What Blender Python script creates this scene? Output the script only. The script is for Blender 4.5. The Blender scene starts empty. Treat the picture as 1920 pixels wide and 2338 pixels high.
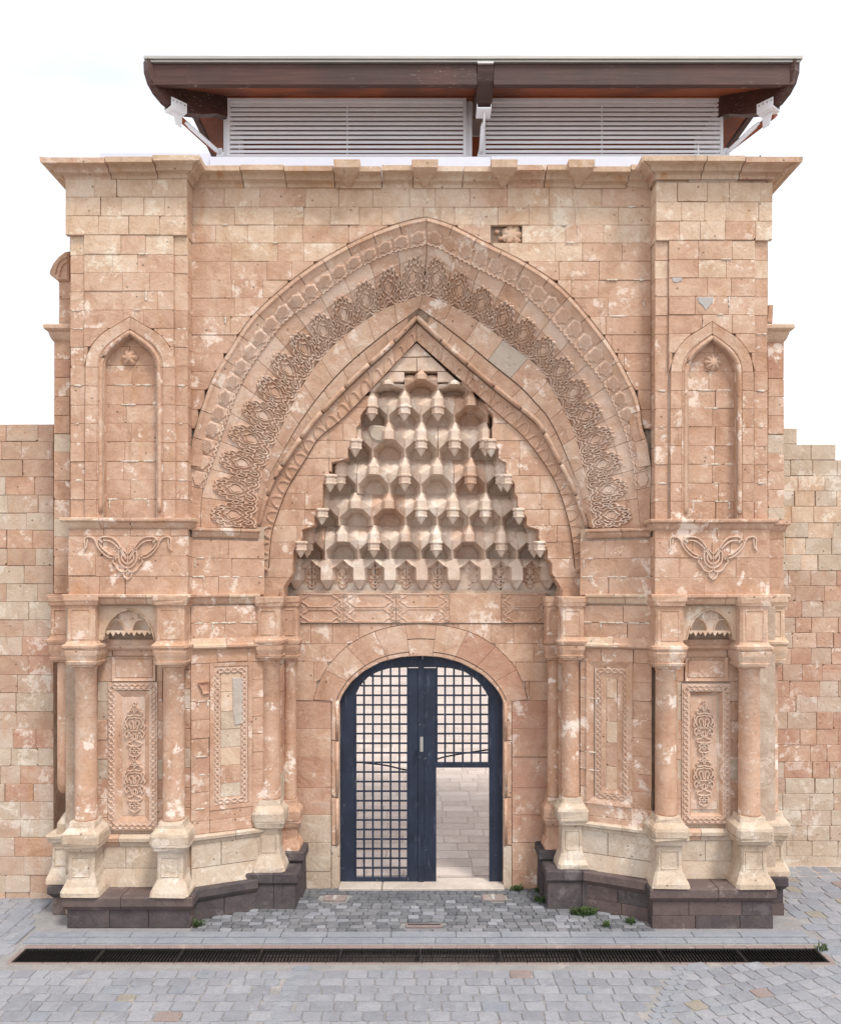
import bpy, math, random
from mathutils import Vector, Matrix
sc = bpy.context.scene
col = sc.collection
R = math.radians

# ------------------------------------------------------------------ camera, sky, sun, exposure
F, CX, HY, EZ, D0 = 1826.0, 960.0, 1335.0, 4.89, 11.45   # focal (photo px), axis column, horizon row, eye height, metres to the pier face
cam_d = bpy.data.cameras.new('camera'); cam = bpy.data.objects.new('camera', cam_d); col.objects.link(cam)
cam.location = (0, -D0, EZ); cam.rotation_euler = (R(90), 0, 0)
cam_d.sensor_fit = 'HORIZONTAL'; cam_d.sensor_width = 36; cam_d.lens = 36 * F / 1920
cam_d.shift_y = (HY - 1169) / 1920; cam_d.clip_start = .1; cam_d.clip_end = 3000
sc.camera = cam

SUN_EL, SUN_AZ = R(60), R(36)     # azimuth from the photographer's side (-Y) towards +X
sdir = Vector((math.sin(SUN_AZ) * math.cos(SUN_EL), -math.cos(SUN_AZ) * math.cos(SUN_EL), math.sin(SUN_EL)))
w = bpy.data.worlds.new('World'); sc.world = w; w.use_nodes = True
nt = w.node_tree; nt.nodes.clear()
out = nt.nodes.new('ShaderNodeOutputWorld')
sky = nt.nodes.new('ShaderNodeTexSky'); sky.sky_type = 'NISHITA'; sky.sun_disc = False
sky.sun_elevation = SUN_EL; sky.sun_rotation = math.atan2(sdir.x, sdir.y)
sky.air_density = 1.0; sky.dust_density = 2.5; sky.altitude = 1900
b1 = nt.nodes.new('ShaderNodeBackground'); b1.inputs[1].default_value = .12
b2 = nt.nodes.new('ShaderNodeBackground'); b2.inputs[0].default_value = (.985, .985, 1.0, 1); b2.inputs[1].default_value = .78
tc = nt.nodes.new('ShaderNodeTexCoord'); mp = nt.nodes.new('ShaderNodeMapping'); mp.inputs['Scale'].default_value = (1.2, 1.2, 2.6)
mp.inputs['Location'].default_value = (3.3, 1.0, .4)
nz = nt.nodes.new('ShaderNodeTexNoise'); nz.inputs['Scale'].default_value = 1.7; nz.inputs['Detail'].default_value = 5; nz.inputs['Roughness'].default_value = .5
rp = nt.nodes.new('ShaderNodeValToRGB'); rp.color_ramp.elements[0].position = .34; rp.color_ramp.elements[1].position = .56
rp.color_ramp.elements[0].color = (.54, .54, .54, 1)
mx = nt.nodes.new('ShaderNodeMixShader')
L = nt.links.new
L(tc.outputs['Generated'], mp.inputs[0]); L(mp.outputs[0], nz.inputs[0]); L(nz.outputs[0], rp.inputs[0]); L(rp.outputs[0], mx.inputs[0])
L(sky.outputs[0], b1.inputs[0]); L(b1.outputs[0], mx.inputs[1]); L(b2.outputs[0], mx.inputs[2]); L(mx.outputs[0], out.inputs[0])
sl = bpy.data.lights.new('sun', 'SUN'); sl.energy = 1.5; sl.angle = R(13); sl.color = (1, .95, .88)
so = bpy.data.objects.new('sun', sl); col.objects.link(so); so.rotation_euler = sdir.to_track_quat('Z', 'Y').to_euler(); so.location = (6, -6, 16)
sc.view_settings.view_transform = 'Standard'; sc.view_settings.look = 'None'; sc.view_settings.gamma = 1
sc.view_settings.exposure = 1.02

# ------------------------------------------------------------------ materials
def new_mat(name):
    m = bpy.data.materials.new(name); m.use_nodes = True
    t = m.node_tree; t.nodes.clear()
    o = t.nodes.new('ShaderNodeOutputMaterial'); p = t.nodes.new('ShaderNodeBsdfPrincipled')
    t.links.new(p.outputs[0], o.inputs[0]); p.inputs['Roughness'].default_value = .9
    p.inputs['Specular IOR Level'].default_value = .2
    return m, t, p
class G:
    def __init__(s, t): s.t = t
    def n(s, typ, **kw):
        x = s.t.nodes.new(typ)
        for k, v in kw.items(): setattr(x, k, v)
        return x
    def l(s, a, b): s.t.links.new(a, b)
    def val(s, sock, v):
        if isinstance(v, bpy.types.NodeSocket): s.l(v, sock)
        else: sock.default_value = v
    def math(s, op, a, b=0.0, c=None):
        x = s.n('ShaderNodeMath', operation=op); s.val(x.inputs[0], a); s.val(x.inputs[1], b)
        if c is not None: s.val(x.inputs[2], c)
        return x.outputs[0]
    def vmath(s, op, a, b):
        x = s.n('ShaderNodeVectorMath', operation=op); s.val(x.inputs[0], a); s.val(x.inputs[1], b); return x.outputs[0]
    def noise(s, vec, scale, detail=4, rough=.55, dist=0):
        x = s.n('ShaderNodeTexNoise'); s.val(x.inputs['Vector'], vec); x.inputs['Scale'].default_value = scale
        x.inputs['Detail'].default_value = detail; x.inputs['Roughness'].default_value = rough; x.inputs['Distortion'].default_value = dist
        return x.outputs[0]
    def ramp(s, fac, stops):
        x = s.n('ShaderNodeValToRGB'); s.l(fac, x.inputs[0]); e = x.color_ramp.elements
        while len(e) < len(stops): e.new(.5)
        for el, (p, c) in zip(e, stops):
            el.position = p; el.color = tuple(c) + (1,) if len(c) == 3 else c
        return x.outputs[0]
    def step(s, fac, a, b):
        x = s.n('ShaderNodeMapRange'); x.interpolation_type = 'SMOOTHSTEP'; s.l(fac, x.inputs[0])
        x.inputs[1].default_value = a; x.inputs[2].default_value = b; return x.outputs[0]
    def mix(s, fac, a, b, mode='MIX'):
        x = s.n('ShaderNodeMix', data_type='RGBA', blend_type=mode); s.val(x.inputs[0], fac)
        s.val(x.inputs[6], a if isinstance(a, bpy.types.NodeSocket) else tuple(a) + (1,))
        s.val(x.inputs[7], b if isinstance(b, bpy.types.NodeSocket) else tuple(b) + (1,)); return x.outputs[2]
    def bump(s, h, strength, dist):
        x = s.n('ShaderNodeBump'); s.l(h, x.inputs['Height']); x.inputs['Strength'].default_value = strength; x.inputs['Distance'].default_value = dist
        return x.outputs[0]

def stone(name, cols, lime=.5, limec=(.70, .60, .52), pits=1.0, red=0.0, ochre=.35, bumpk=1.0, stain=.25, rndw=.14, rough=.92):
    """weathered ashlar: per-block hue, flaking lime wash, ochre run-off, pits, grain"""
    m, t, p = new_mat(name); g = G(t)
    geo = g.n('ShaderNodeNewGeometry'); pos = geo.outputs['Position']
    oi = g.n('ShaderNodeObjectInfo'); rnd = oi.outputs['Random']
    sc_ = g.n('ShaderNodeVectorMath', operation='SCALE'); sc_.inputs[0].default_value = (37, 11, 23); g.l(rnd, sc_.inputs['Scale'])
    own = g.vmath('ADD', pos, sc_.outputs[0])
    big = g.noise(pos, .8, 3, .6)
    mid = g.noise(own, 3.6, 5, .68, .5)
    fine = g.noise(pos, 30, 3, .7)
    f = g.math('ADD', g.math('MULTIPLY', rnd, rndw), g.math('MULTIPLY', big, 1 - rndw))
    f = g.math('ADD', f, g.math('MULTIPLY', g.math('SUBTRACT', mid, .5), 1.25))
    n = len(cols)
    c = g.ramp(f, [(.15 + .70 * i / (n - 1), cols[i]) for i in range(n)])
    mpn = g.n('ShaderNodeMapping'); mpn.inputs['Scale'].default_value = (2.2, 2.2, .45); g.l(pos, mpn.inputs[0])
    oc = g.step(g.noise(mpn.outputs[0], 1.6, 4, .62, .3), .53, .74)
    c = g.mix(g.math('MULTIPLY', oc, ochre), c, (.50, .27, .13))
    if red > 0:
        rd = g.step(g.noise(own, 1.4, 4, .6), .42, .62)
        c = g.mix(g.math('MULTIPLY', rd, red), c, (.40, .19, .13))
    lm = g.step(g.noise(own, 2.6, 6, .76, .2), .575, .635)
    lm2 = g.step(g.noise(pos, 1.5, 6, .74, .25), .575, .635)
    l = g.math('MULTIPLY', g.math('MAXIMUM', g.math('MULTIPLY', lm, .8), lm2), lime)
    c = g.mix(l, c, tuple(min(.84, q * 1.2) for q in limec))
    mps = g.n('ShaderNodeMapping'); mps.inputs['Scale'].default_value = (3.2, 3.2, .7); g.l(pos, mps.inputs[0])
    st = g.step(g.noise(mps.outputs[0], 1.9, 6, .74, .4), .55, .72)
    c = g.mix(g.math('MULTIPLY', st, stain * 1.5), c, tuple(q * .52 for q in cols[1]))
    vo = g.n('ShaderNodeTexVoronoi'); g.l(own, vo.inputs['Vector']); vo.inputs['Scale'].default_value = 6.0; vo.inputs['Randomness'].default_value = 1
    pm = g.step(g.math('FRACT', g.math('MULTIPLY', big, 9.0)), .3, .42)
    pit = g.math('MULTIPLY', g.math('SUBTRACT', 1.0, g.step(vo.outputs['Distance'], .06, .12)), pm)
    vo2 = g.n('ShaderNodeTexVoronoi'); g.l(own, vo2.inputs['Vector']); vo2.inputs['Scale'].default_value = 22
    pit2 = g.math('MULTIPLY', g.math('SUBTRACT', 1.0, g.step(vo2.outputs['Distance'], .06, .16)), g.step(mid, .54, .62))
    pit = g.math('MULTIPLY', g.math('MAXIMUM', pit, g.math('MULTIPLY', pit2, .55)), pits)
    c = g.mix(g.math('MULTIPLY', pit, .9), c, (.08, .05, .04))
    c = g.mix(.35, c, g.ramp(fine, [(.25, (.66, .64, .62)), (.75, (1.25, 1.24, 1.22))]), 'MULTIPLY')
    g.l(c, p.inputs['Base Color']); p.inputs['Roughness'].default_value = rough
    h = g.math('ADD', g.math('MULTIPLY', g.noise(own, 3.6, 4, .7, .5), 1.3), g.math('MULTIPLY', fine, .25))
    g.l(g.bump(h, .75 * bumpk, .022), p.inputs['Normal'])
    return m

SAL = [(.385, .22, .14), (.455, .275, .188), (.512, .325, .23), (.565, .383, .283), (.615, .455, .36)]
CRM = [(.47, .305, .20), (.56, .395, .28), (.63, .475, .355), (.68, .55, .44)]
PAL = [(.42, .315, .23), (.495, .385, .29), (.545, .445, .35), (.59, .505, .42)]
M = {
    'salmon': stone('sandstone_salmon', SAL, lime=.75, pits=.8),
    'cream': stone('sandstone_cream', CRM, lime=.5, pits=.7, ochre=.4, limec=(.72, .64, .54)),
    'carve': stone('sandstone_carved', SAL[2:] + [(.64, .49, .40)], lime=.4, pits=.25, bumpk=.7, rndw=.35),
    'rustcream': stone('iron_stained_cream', CRM[:3], lime=.2, pits=.5, ochre=1.0, stain=.4),
    'blend': stone('sandstone_peach', [(.42, .245, .16), (.49, .305, .21), (.55, .365, .262), (.60, .43, .325), (.64, .50, .40)], lime=.6, pits=.7),
    'vault': stone('sandstone_vault', [(.57, .415, .315), (.63, .485, .385), (.68, .55, .45), (.71, .60, .515)], lime=.75, pits=.5, bumpk=.8, rndw=.25, limec=(.70, .63, .56)),
    'pale': stone('sandstone_pale', PAL, lime=.45, pits=.8, ochre=.18, limec=(.68, .62, .55), stain=.3),
    'shaft': stone('sandstone_shaft', [(.44, .25, .16), (.50, .305, .21), (.55, .365, .265), (.60, .45, .355)], lime=.9, pits=.4, limec=(.70, .61, .53)),
    'red': stone('sandstone_red', [(.40, .215, .145), (.455, .27, .19), (.51, .33, .24), (.56, .42, .33)], lime=.6, pits=.6, red=.4, limec=(.66, .57, .50)),
    'wallr': stone('curtain_stone', [(.43, .28, .20), (.485, .345, .255), (.525, .405, .315), (.555, .45, .365)], lime=.5, pits=.6, red=.25, rndw=.6, limec=(.66, .60, .54)),
    'grey': stone('grey_patch_stone', [(.42, .34, .27), (.48, .40, .325), (.52, .44, .365)], lime=.2, pits=.5, ochre=.05),
    'basalt': stone('dark_basalt', [(.051, .043, .046), (.074, .061, .064), (.098, .082, .082), (.123, .097, .092)], lime=.22, limec=(.26, .235, .23), pits=.6, ochre=.03, stain=.35),
    'plum': stone('brown_basalt', [(.098, .072, .070), (.128, .095, .089), (.157, .117, .109)], lime=.25, limec=(.36, .31, .29), pits=.5, ochre=.05),
    'limep': stone('repointing_lime', [(.56, .46, .37), (.63, .54, .45), (.68, .60, .52)], lime=.3, pits=.2, ochre=.1, rndw=.1, bumpk=1.4),
    'mortar': stone('lime_mortar', [(.36, .25, .18), (.46, .35, .27), (.58, .48, .39)], lime=.4, pits=.3, rndw=.1),
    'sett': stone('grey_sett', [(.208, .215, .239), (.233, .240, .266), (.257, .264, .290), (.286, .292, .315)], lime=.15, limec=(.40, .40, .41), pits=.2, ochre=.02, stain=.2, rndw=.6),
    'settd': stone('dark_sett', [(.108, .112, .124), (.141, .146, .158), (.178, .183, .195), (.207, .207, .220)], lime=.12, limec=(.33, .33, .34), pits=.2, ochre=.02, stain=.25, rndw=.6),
    'settp': stone('pink_sett', [(.216, .172, .164), (.248, .196, .184), (.264, .224, .212)], lime=.15, pits=.3, ochre=.05),
    'settt': stone('tan_sett', [(.232, .216, .188), (.264, .244, .208), (.272, .256, .232)], lime=.15, pits=.3, ochre=.1),
    'kerb': stone('grey_kerb', [(.200, .213, .245), (.235, .249, .281), (.272, .281, .303)], lime=.1, limec=(.38, .38, .40), pits=.15, ochre=.01),
    'dust': stone('paving_bed', [(.226, .220, .222), (.265, .258, .258), (.299, .289, .284)], lime=.1, pits=.2, ochre=.1, rndw=.1),
    'slab': stone('court_slab', [(.403, .336, .299), (.445, .372, .329), (.482, .409, .366), (.512, .439, .397)], lime=.15, pits=.2, ochre=.08, rndw=.7, bumpk=.5),
    'thresh': stone('threshold_stone', [(.40, .34, .30), (.47, .41, .36), (.52, .455, .41)], lime=.2, pits=.2, ochre=.08, bumpk=.5),
}
def simple(name, colr, rough=.6, metal=0, var=.15, scale=8, bump=.1, stretch=(1, 1, 1)):
    m, t, p = new_mat(name); g = G(t)
    geo = g.n('ShaderNodeNewGeometry'); oi = g.n('ShaderNodeObjectInfo')
    mp_ = g.n('ShaderNodeMapping'); mp_.inputs['Scale'].default_value = stretch; g.l(geo.outputs['Position'], mp_.inputs[0])
    nn = g.noise(mp_.outputs[0], scale, 6, .65)
    a = tuple(x * (1 - var) for x in colr); b = tuple(x * (1 + var) for x in colr)
    c = g.ramp(nn, [(.3, a), (.7, b)])
    g.l(c, p.inputs['Base Color']); p.inputs['Roughness'].default_value = rough; p.inputs['Metallic'].default_value = metal
    p.inputs['Specular IOR Level'].default_value = .4
    if bump: g.l(g.bump(nn, bump, .01), p.inputs['Normal'])
    return m
def wood(name, c0, c1, peel=.0):
    m, t, p = new_mat(name); g = G(t)
    geo = g.n('ShaderNodeNewGeometry'); mp_ = g.n('ShaderNodeMapping'); mp_.inputs['Scale'].default_value = (.6, 6, 14); g.l(geo.outputs['Position'], mp_.inputs[0])
    nn = g.noise(mp_.outputs[0], 2.2, 8, .7, .3)
    c = g.ramp(nn, [(.28, c0), (.72, c1)])
    big = g.step(g.noise(geo.outputs['Position'], .9, 4), .45, .65)
    c = g.mix(g.math('MULTIPLY', big, .5), c, (.03, .022, .02))
    if peel:
        mp2 = g.n('ShaderNodeMapping'); mp2.inputs['Scale'].default_value = (2.4, 8, 26); g.l(geo.outputs['Position'], mp2.inputs[0])
        pl = g.math('MULTIPLY', g.step(g.noise(mp2.outputs[0], 2.2, 6, .7), .60, .66), g.step(g.noise(geo.outputs['Position'], 1.1, 3), .46, .60))
        c = g.mix(g.math('MULTIPLY', pl, peel), c, (.42, .33, .30))
    g.l(c, p.inputs['Base Color']); p.inputs['Roughness'].default_value = .55; p.inputs['Specular IOR Level'].default_value = .35
    g.l(g.bump(nn, .25, .01), p.inputs['Normal'])
    return m
M['wood'] = wood('weathered_stained_timber', (.045, .018, .014), (.105, .045, .034), .8)
M['woodred'] = wood('stained_soffit_timber', (.25, .062, .025), (.40, .115, .045))
M['white'] = simple('white_powder_coat', (.85, .85, .87), .45, 0, .04, 5, .02)
M['flash'] = simple('parapet_sheet_metal', (.60, .615, .70), .45, 0, .03, 5, .02)
M['metal'] = simple('grey_roof_metal', (.42, .40, .37), .45, .5, .12, 6, .05, (.4, 3, 8))
M['iron'] = simple('navy_painted_iron', (.012, .017, .034), .5, .1, .6, 5, .12, (3, 3, .8))
def worn_iron():
    m, t, p = new_mat('worn_navy_iron'); g = G(t); geo = g.n('ShaderNodeNewGeometry'); pos = geo.outputs['Position']
    mp_ = g.n('ShaderNodeMapping'); mp_.inputs['Scale'].default_value = (6, 6, 1.1); g.l(pos, mp_.inputs[0])
    c = g.ramp(g.noise(pos, 2.5, 5, .65), [(.3, (.010, .014, .028)), (.7, (.022, .030, .056))])
    c = g.mix(g.math('MULTIPLY', g.step(g.noise(mp_.outputs[0], 2.2, 7, .75), .55, .70), .75), c, (.085, .10, .135))
    c = g.mix(g.math('MULTIPLY', g.step(g.noise(pos, 9, 6, .7), .62, .68), .6), c, (.16, .16, .17))
    g.l(c, p.inputs['Base Color']); p.inputs['Roughness'].default_value = .55; p.inputs['Specular IOR Level'].default_value = .4
    return m
M['iron'] = worn_iron()
M['drain'] = simple('dark_grate_iron', (.018, .017, .018), .6, .5, .5, 20, .1)
M['rust'] = simple('rusty_grate_edge', (.04, .034, .032), .7, .4, .4, 20, .1)
M['pit'] = simple('drain_pit_concrete', (.012, .012, .013), .95, 0, .3, 6, .1)
M['cable'] = simple('black_rope', (.015, .015, .016), .8, 0, .2, 10, .0)
M['leaf'] = simple('weed_leaf', (.055, .085, .025), .7, 0, .45, 30, 0)
M['twig'] = simple('dry_twig', (.22, .17, .12), .9, 0, .3, 20, 0)
M['earth'] = simple('bare_ground', (.22, .205, .185), .95, 0, .25, 1.2, .3)
M['cement'] = simple('grey_cement_patch', (.42, .39, .37), .95, 0, .08, 12, .2)
# courtyard far paving with a brick pattern where slabs get too small to build
def brickfloor():
    m, t, p = new_mat('court_far_paving'); g = G(t)
    geo = g.n('ShaderNodeNewGeometry'); b = g.n('ShaderNodeTexBrick'); g.l(geo.outputs['Position'], b.inputs['Vector'])
    b.inputs['Scale'].default_value = 1.0; b.inputs['Brick Width'].default_value = .62; b.inputs['Row Height'].default_value = .42; b.inputs['Mortar Size'].default_value = .008
    b.inputs['Color1'].default_value = (.40, .335, .30, 1); b.inputs['Color2'].default_value = (.46, .39, .35, 1); b.inputs['Mortar'].default_value = (.25, .21, .19, 1)
    nn = g.noise(geo.outputs['Position'], .7, 5)
    g.l(g.mix(.5, b.outputs['Color'], g.ramp(nn, [(.3, (.8, .8, .8)), (.7, (1.15, 1.13, 1.1))]), 'MULTIPLY'), p.inputs['Base Color'])
    return m
M['court'] = brickfloor()

# ------------------------------------------------------------------ object helpers
def link(o, parent=None):
    col.objects.link(o)
    if parent is not None:
        o.parent = parent
        if parent.get('_loc') is not None: o.matrix_parent_inverse = Matrix.Translation(-Vector(parent.location))
    return o
def obj(name, v, f, mat, parent=None, smooth=False):
    me = bpy.data.meshes.new(name); me.from_pydata([tuple(p) for p in v], [], f); me.update()
    if smooth: me.polygons.foreach_set('use_smooth', [True] * len(me.polygons))
    me.materials.append(M[mat] if isinstance(mat, str) else mat)
    return link(bpy.data.objects.new(name, me), parent)
def thing(name, loc, label, cat, group=None, kind=None):
    o = bpy.data.objects.new(name, None); o.location = loc; o.empty_display_size = .2; o['_loc'] = 1
    col.objects.link(o); tag(o, label, cat, group, kind); return o
def tag(o, label=None, cat=None, group=None, kind=None):
    if label: o['label'] = label
    if cat: o['category'] = cat
    if group: o['group'] = group
    if kind: o['kind'] = kind
    return o

class Pl:
    """vertical plane y = y0 + m (x - x0); at() turns a photo pixel into the point of that plane it shows, off = metres proud"""
    def __init__(s, y0, x0=0.0, m=0.0):
        s.y0, s.x0, s.m = y0, x0, m; k = math.hypot(1, m); s.n = (m / k, -1 / k)
    def at(s, px, py, off=0.0):
        r = (px - CX) / F; d = (D0 + s.y0 - s.m * s.x0) / (1 - s.m * r)
        return (r * d + s.n[0] * off, d - D0 + s.n[1] * off, EZ - (py - HY) / F * d)
def Zp(py, y): return EZ - (py - HY) / F * (D0 + y)
def Xp(px, y): return (px - CX) / F * (D0 + y)

def inset(poly, b):
    n = len(poly); A = sum(poly[i][0] * poly[(i + 1) % n][1] - poly[(i + 1) % n][0] * poly[i][1] for i in range(n))
    s = 1 if A > 0 else -1; res = []
    for i in range(n):
        p0, p1, p2 = poly[i - 1], poly[i], poly[(i + 1) % n]
        e1 = (p1[0] - p0[0], p1[1] - p0[1]); e2 = (p2[0] - p1[0], p2[1] - p1[1])
        l1 = math.hypot(*e1) or 1e-6; l2 = math.hypot(*e2) or 1e-6
        n1 = (-e1[1] / l1 * s, e1[0] / l1 * s); n2 = (-e2[1] / l2 * s, e2[0] / l2 * s)
        k = 1 + n1[0] * n2[0] + n1[1] * n2[1]; k = max(k, .5)
        res.append((p1[0] + (n1[0] + n2[0]) / k * b, p1[1] + (n1[1] + n2[1]) / k * b))
    return res
def clean(poly):
    r = []
    for p in poly:
        if not r or math.hypot(p[0] - r[-1][0], p[1] - r[-1][1]) > .8: r.append(p)
    if len(r) > 2 and math.hypot(r[0][0] - r[-1][0], r[0][1] - r[-1][1]) < .8: r.pop()
    return r
def area(poly):
    n = len(poly); return .5 * sum(poly[i][0] * poly[(i + 1) % n][1] - poly[(i + 1) % n][0] * poly[i][1] for i in range(n))
rg = random.Random(7)
def block(name, poly, fn, mat, parent, h=0.0, t=.10, bev=.75, bd=.006, chip=.13):
    """one dressed stone: photo-pixel outline on surface fn(px,py,off), arrises worn back, some corners knocked off"""
    poly = clean(poly)
    if len(poly) < 3: return None
    if area(poly) < 0: poly = poly[::-1]
    if area(poly) < 30: return None
    if chip:
        q = []
        n = len(poly)
        for i in range(n):
            p0, p1, p2 = poly[i - 1], poly[i], poly[(i + 1) % n]
            l1 = math.hypot(p1[0] - p0[0], p1[1] - p0[1]); l2 = math.hypot(p2[0] - p1[0], p2[1] - p1[1])
            if rg.random() < chip and min(l1, l2) > 12:
                a = rg.choice((1.5, 2, 2.5, 3.5, 6)) / l1; b = rg.choice((1.5, 2, 2.5, 3.5, 6)) / l2
                q += [(p1[0] + (p0[0] - p1[0]) * a, p1[1] + (p0[1] - p1[1]) * a), (p1[0] + (p2[0] - p1[0]) * b, p1[1] + (p2[1] - p1[1]) * b)]
            else: q.append(p1)
        poly = q
    n = len(poly); ins = inset(poly, bev)
    tl = rg.uniform(-.004, .004)
    v = [fn(x, y, h + rg.uniform(-.0015, .0015) + tl) for x, y in ins] + [fn(x, y, h - bd) for x, y in poly] + [fn(x, y, h - t) for x, y in poly]
    f = [tuple(range(n - 1, -1, -1))]
    for i in range(n):
        j = (i + 1) % n
        f.append((i, j, n + j, n + i)); f.append((n + i, n + j, 2 * n + j, 2 * n + i))
    return obj(name, v, f, mat, parent)
def rect(x0, y0, x1, y1, g=.2, j=.3):
    if rg.random() < .10: x1 -= rg.uniform(.6, 1.8)
    if rg.random() < .06: y1 -= rg.uniform(.5, 1.4)
    u = lambda: rg.uniform(-j, j)
    return [(x0 + g + u(), y0 + g + u()), (x1 - g + u(), y0 + g + u()), (x1 - g + u(), y1 - g + u()), (x0 + g + u(), y1 - g + u())]
def splits(x0, x1, wmin, wmax, rnd):
    xs = [x0]
    while x1 - xs[-1] > wmax * 1.15: xs.append(xs[-1] + rnd.uniform(wmin, wmax))
    if len(xs) > 1 and x1 - xs[-1] < wmin * .6: xs[-1] = (xs[-2] + x1) / 2 if x1 - xs[-2] > wmin else x1
    if xs[-1] != x1: xs.append(x1)
    return xs
def pick(mats, rnd):
    s = sum(k for _, k in mats); r = rnd.random() * s
    for m_, k in mats:
        r -= k
        if r <= 0: return m_
    return mats[-1][0]
def interp(pts, x, ax=0):
    o = 1 - ax; p = sorted(pts, key=lambda q: q[ax])
    if x <= p[0][ax]: return p[0][o]
    for a, b in zip(p, p[1:]):
        if x <= b[ax]: return a[o] + (b[o] - a[o]) * (x - a[ax]) / max(1e-6, b[ax] - a[ax])
    return p[-1][o]
def courses(parent, fn, ys, x0, x1, mats, wmin=45, wmax=95, seed=1, h=0, t=.1, left=None, right=None, name='stone_block', low=None, bev=.75, gap=.18, hole=None):
    """ashlar courses between photo rows ys; left(y)/right(y) trim the run, low(x) trims the foot of a stone along an arch"""
    rnd = random.Random(seed)
    for ya, yb in zip(ys, ys[1:]):
        a0 = x0 if left is None else min(left(ya), left(yb)); a1 = x1 if right is None else max(right(ya), right(yb))
        if a1 - a0 < 6: continue
        xs = splits(a0, a1, wmin, wmax, rnd)
        for xa, xb in zip(xs, xs[1:]):
            if hole and xa < hole[0] < xb and ya < hole[1] < yb: continue
            hh = h + rnd.uniform(-.005, .005); mt = pick(mats(ya) if callable(mats) else mats, rnd)
            if low is not None:
                N = max(3, int((xb - xa) / 7)); cur = []; runs = []
                for i in range(N + 1):
                    x = xa + gap + (xb - xa - 2 * gap) * i / N; yl = min(yb - gap, low(x))
                    if yl > ya + 3: cur.append((x, yl))
                    else:
                        if len(cur) > 1: runs.append(cur)
                        cur = []
                if len(cur) > 1: runs.append(cur)
                for c in runs:
                    block(name, [(c[0][0], ya + gap), (c[-1][0], ya + gap)] + c[::-1], fn, mt, parent, hh, t, bev)
                continue
            K = 4
            L_ = [(max(xa, left(ya + (yb - ya) * k / K)) if left else xa) for k in range(K + 1)]
            R_ = [(min(xb, right(ya + (yb - ya) * k / K)) if right else xb) for k in range(K + 1)]
            Y_ = [ya + gap + (yb - ya - 2 * gap) * k / K for k in range(K + 1)]
            if left is None and right is None: block(name, rect(xa, ya, xb, yb, gap), fn, mt, parent, hh, t, bev); continue
            sl_ = [(l, r, y) for l, r, y in zip(L_, R_, Y_) if r - l > 3]
            if len(sl_) < 2: continue
            straightR = max(s[1] for s in sl_) - min(s[1] for s in sl_) < .5; straightL = max(s[0] for s in sl_) - min(s[0] for s in sl_) < .5
            rr = [(s[1] - gap, s[2]) for s in (sl_ if not straightR else (sl_[0], sl_[-1]))]
            ll = [(s[0] + gap, s[2]) for s in (sl_ if not straightL else (sl_[0], sl_[-1]))]
            block(name, rr + ll[::-1], fn, mt, parent, hh, t, bev)

def box(name, a, b, mat, parent=None, bev=0.0):
    x0, y0, z0 = a; x1, y1, z1 = b
    if bev:
        c = bev; v = []
        for z, k in ((z0, c), (z0 + c, 0), (z1 - c, 0), (z1, c)):
            v += [(x0 + k + c * (k == 0), y0 + k, z), (x1 - k - c * (k == 0), y0 + k, z), (x1 - k, y0 + k + c * (k == 0), z), (x1 - k, y1 - k - c * (k == 0), z),
                  (x1 - k - c * (k == 0), y1 - k, z), (x0 + k + c * (k == 0), y1 - k, z), (x0 + k, y1 - k - c * (k == 0), z), (x0 + k, y0 + k + c * (k == 0), z)]
        f = [tuple(range(7, -1, -1)), tuple(range(24, 32))]
        for r in range(3):
            for i in range(8): f.append((r * 8 + i, r * 8 + (i + 1) % 8, r * 8 + 8 + (i + 1) % 8, r * 8 + 8 + i))
        return obj(name, v, f, mat, parent)
    v = [(x0, y0, z0), (x1, y0, z0), (x1, y1, z0), (x0, y1, z0), (x0, y0, z1), (x1, y0, z1), (x1, y1, z1), (x0, y1, z1)]
    return obj(name, v, [(3, 2, 1, 0), (4, 5, 6, 7), (0, 1, 5, 4), (1, 2, 6, 5), (2, 3, 7, 6), (3, 0, 4, 7)], mat, parent)
def extr(pts3, d):
    """verts, faces of a polygon pushed along d"""
    n = len(pts3); v = [tuple(p) for p in pts3] + [tuple(p[i] + d[i] for i in range(3)) for p in pts3]
    return v, [tuple(range(n - 1, -1, -1)), tuple(range(n, 2 * n))] + [(i, (i + 1) % n, n + (i + 1) % n, n + i) for i in range(n)]
def tube(pts, r, seg=6):
    v = []; f = []
    P = [Vector(p) for p in pts]
    for i, p in enumerate(P):
        d = (P[min(i + 1, len(P) - 1)] - P[max(i - 1, 0)]).normalized()
        a = d.cross(Vector((0, 0, 1)) if abs(d.z) < .9 else Vector((1, 0, 0))).normalized(); b = d.cross(a)
        rr = r[i] if isinstance(r, (list, tuple)) else r
        for k in range(seg):
            t = 2 * math.pi * k / seg; v.append(p + a * math.cos(t) * rr + b * math.sin(t) * rr)
    for i in range(len(P) - 1):
        for k in range(seg): f.append((i * seg + k, i * seg + (k + 1) % seg, (i + 1) * seg + (k + 1) % seg, (i + 1) * seg + k))
    f += [tuple(range(seg - 1, -1, -1)), tuple(range((len(P) - 1) * seg, len(P) * seg))]
    return v, f
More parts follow.
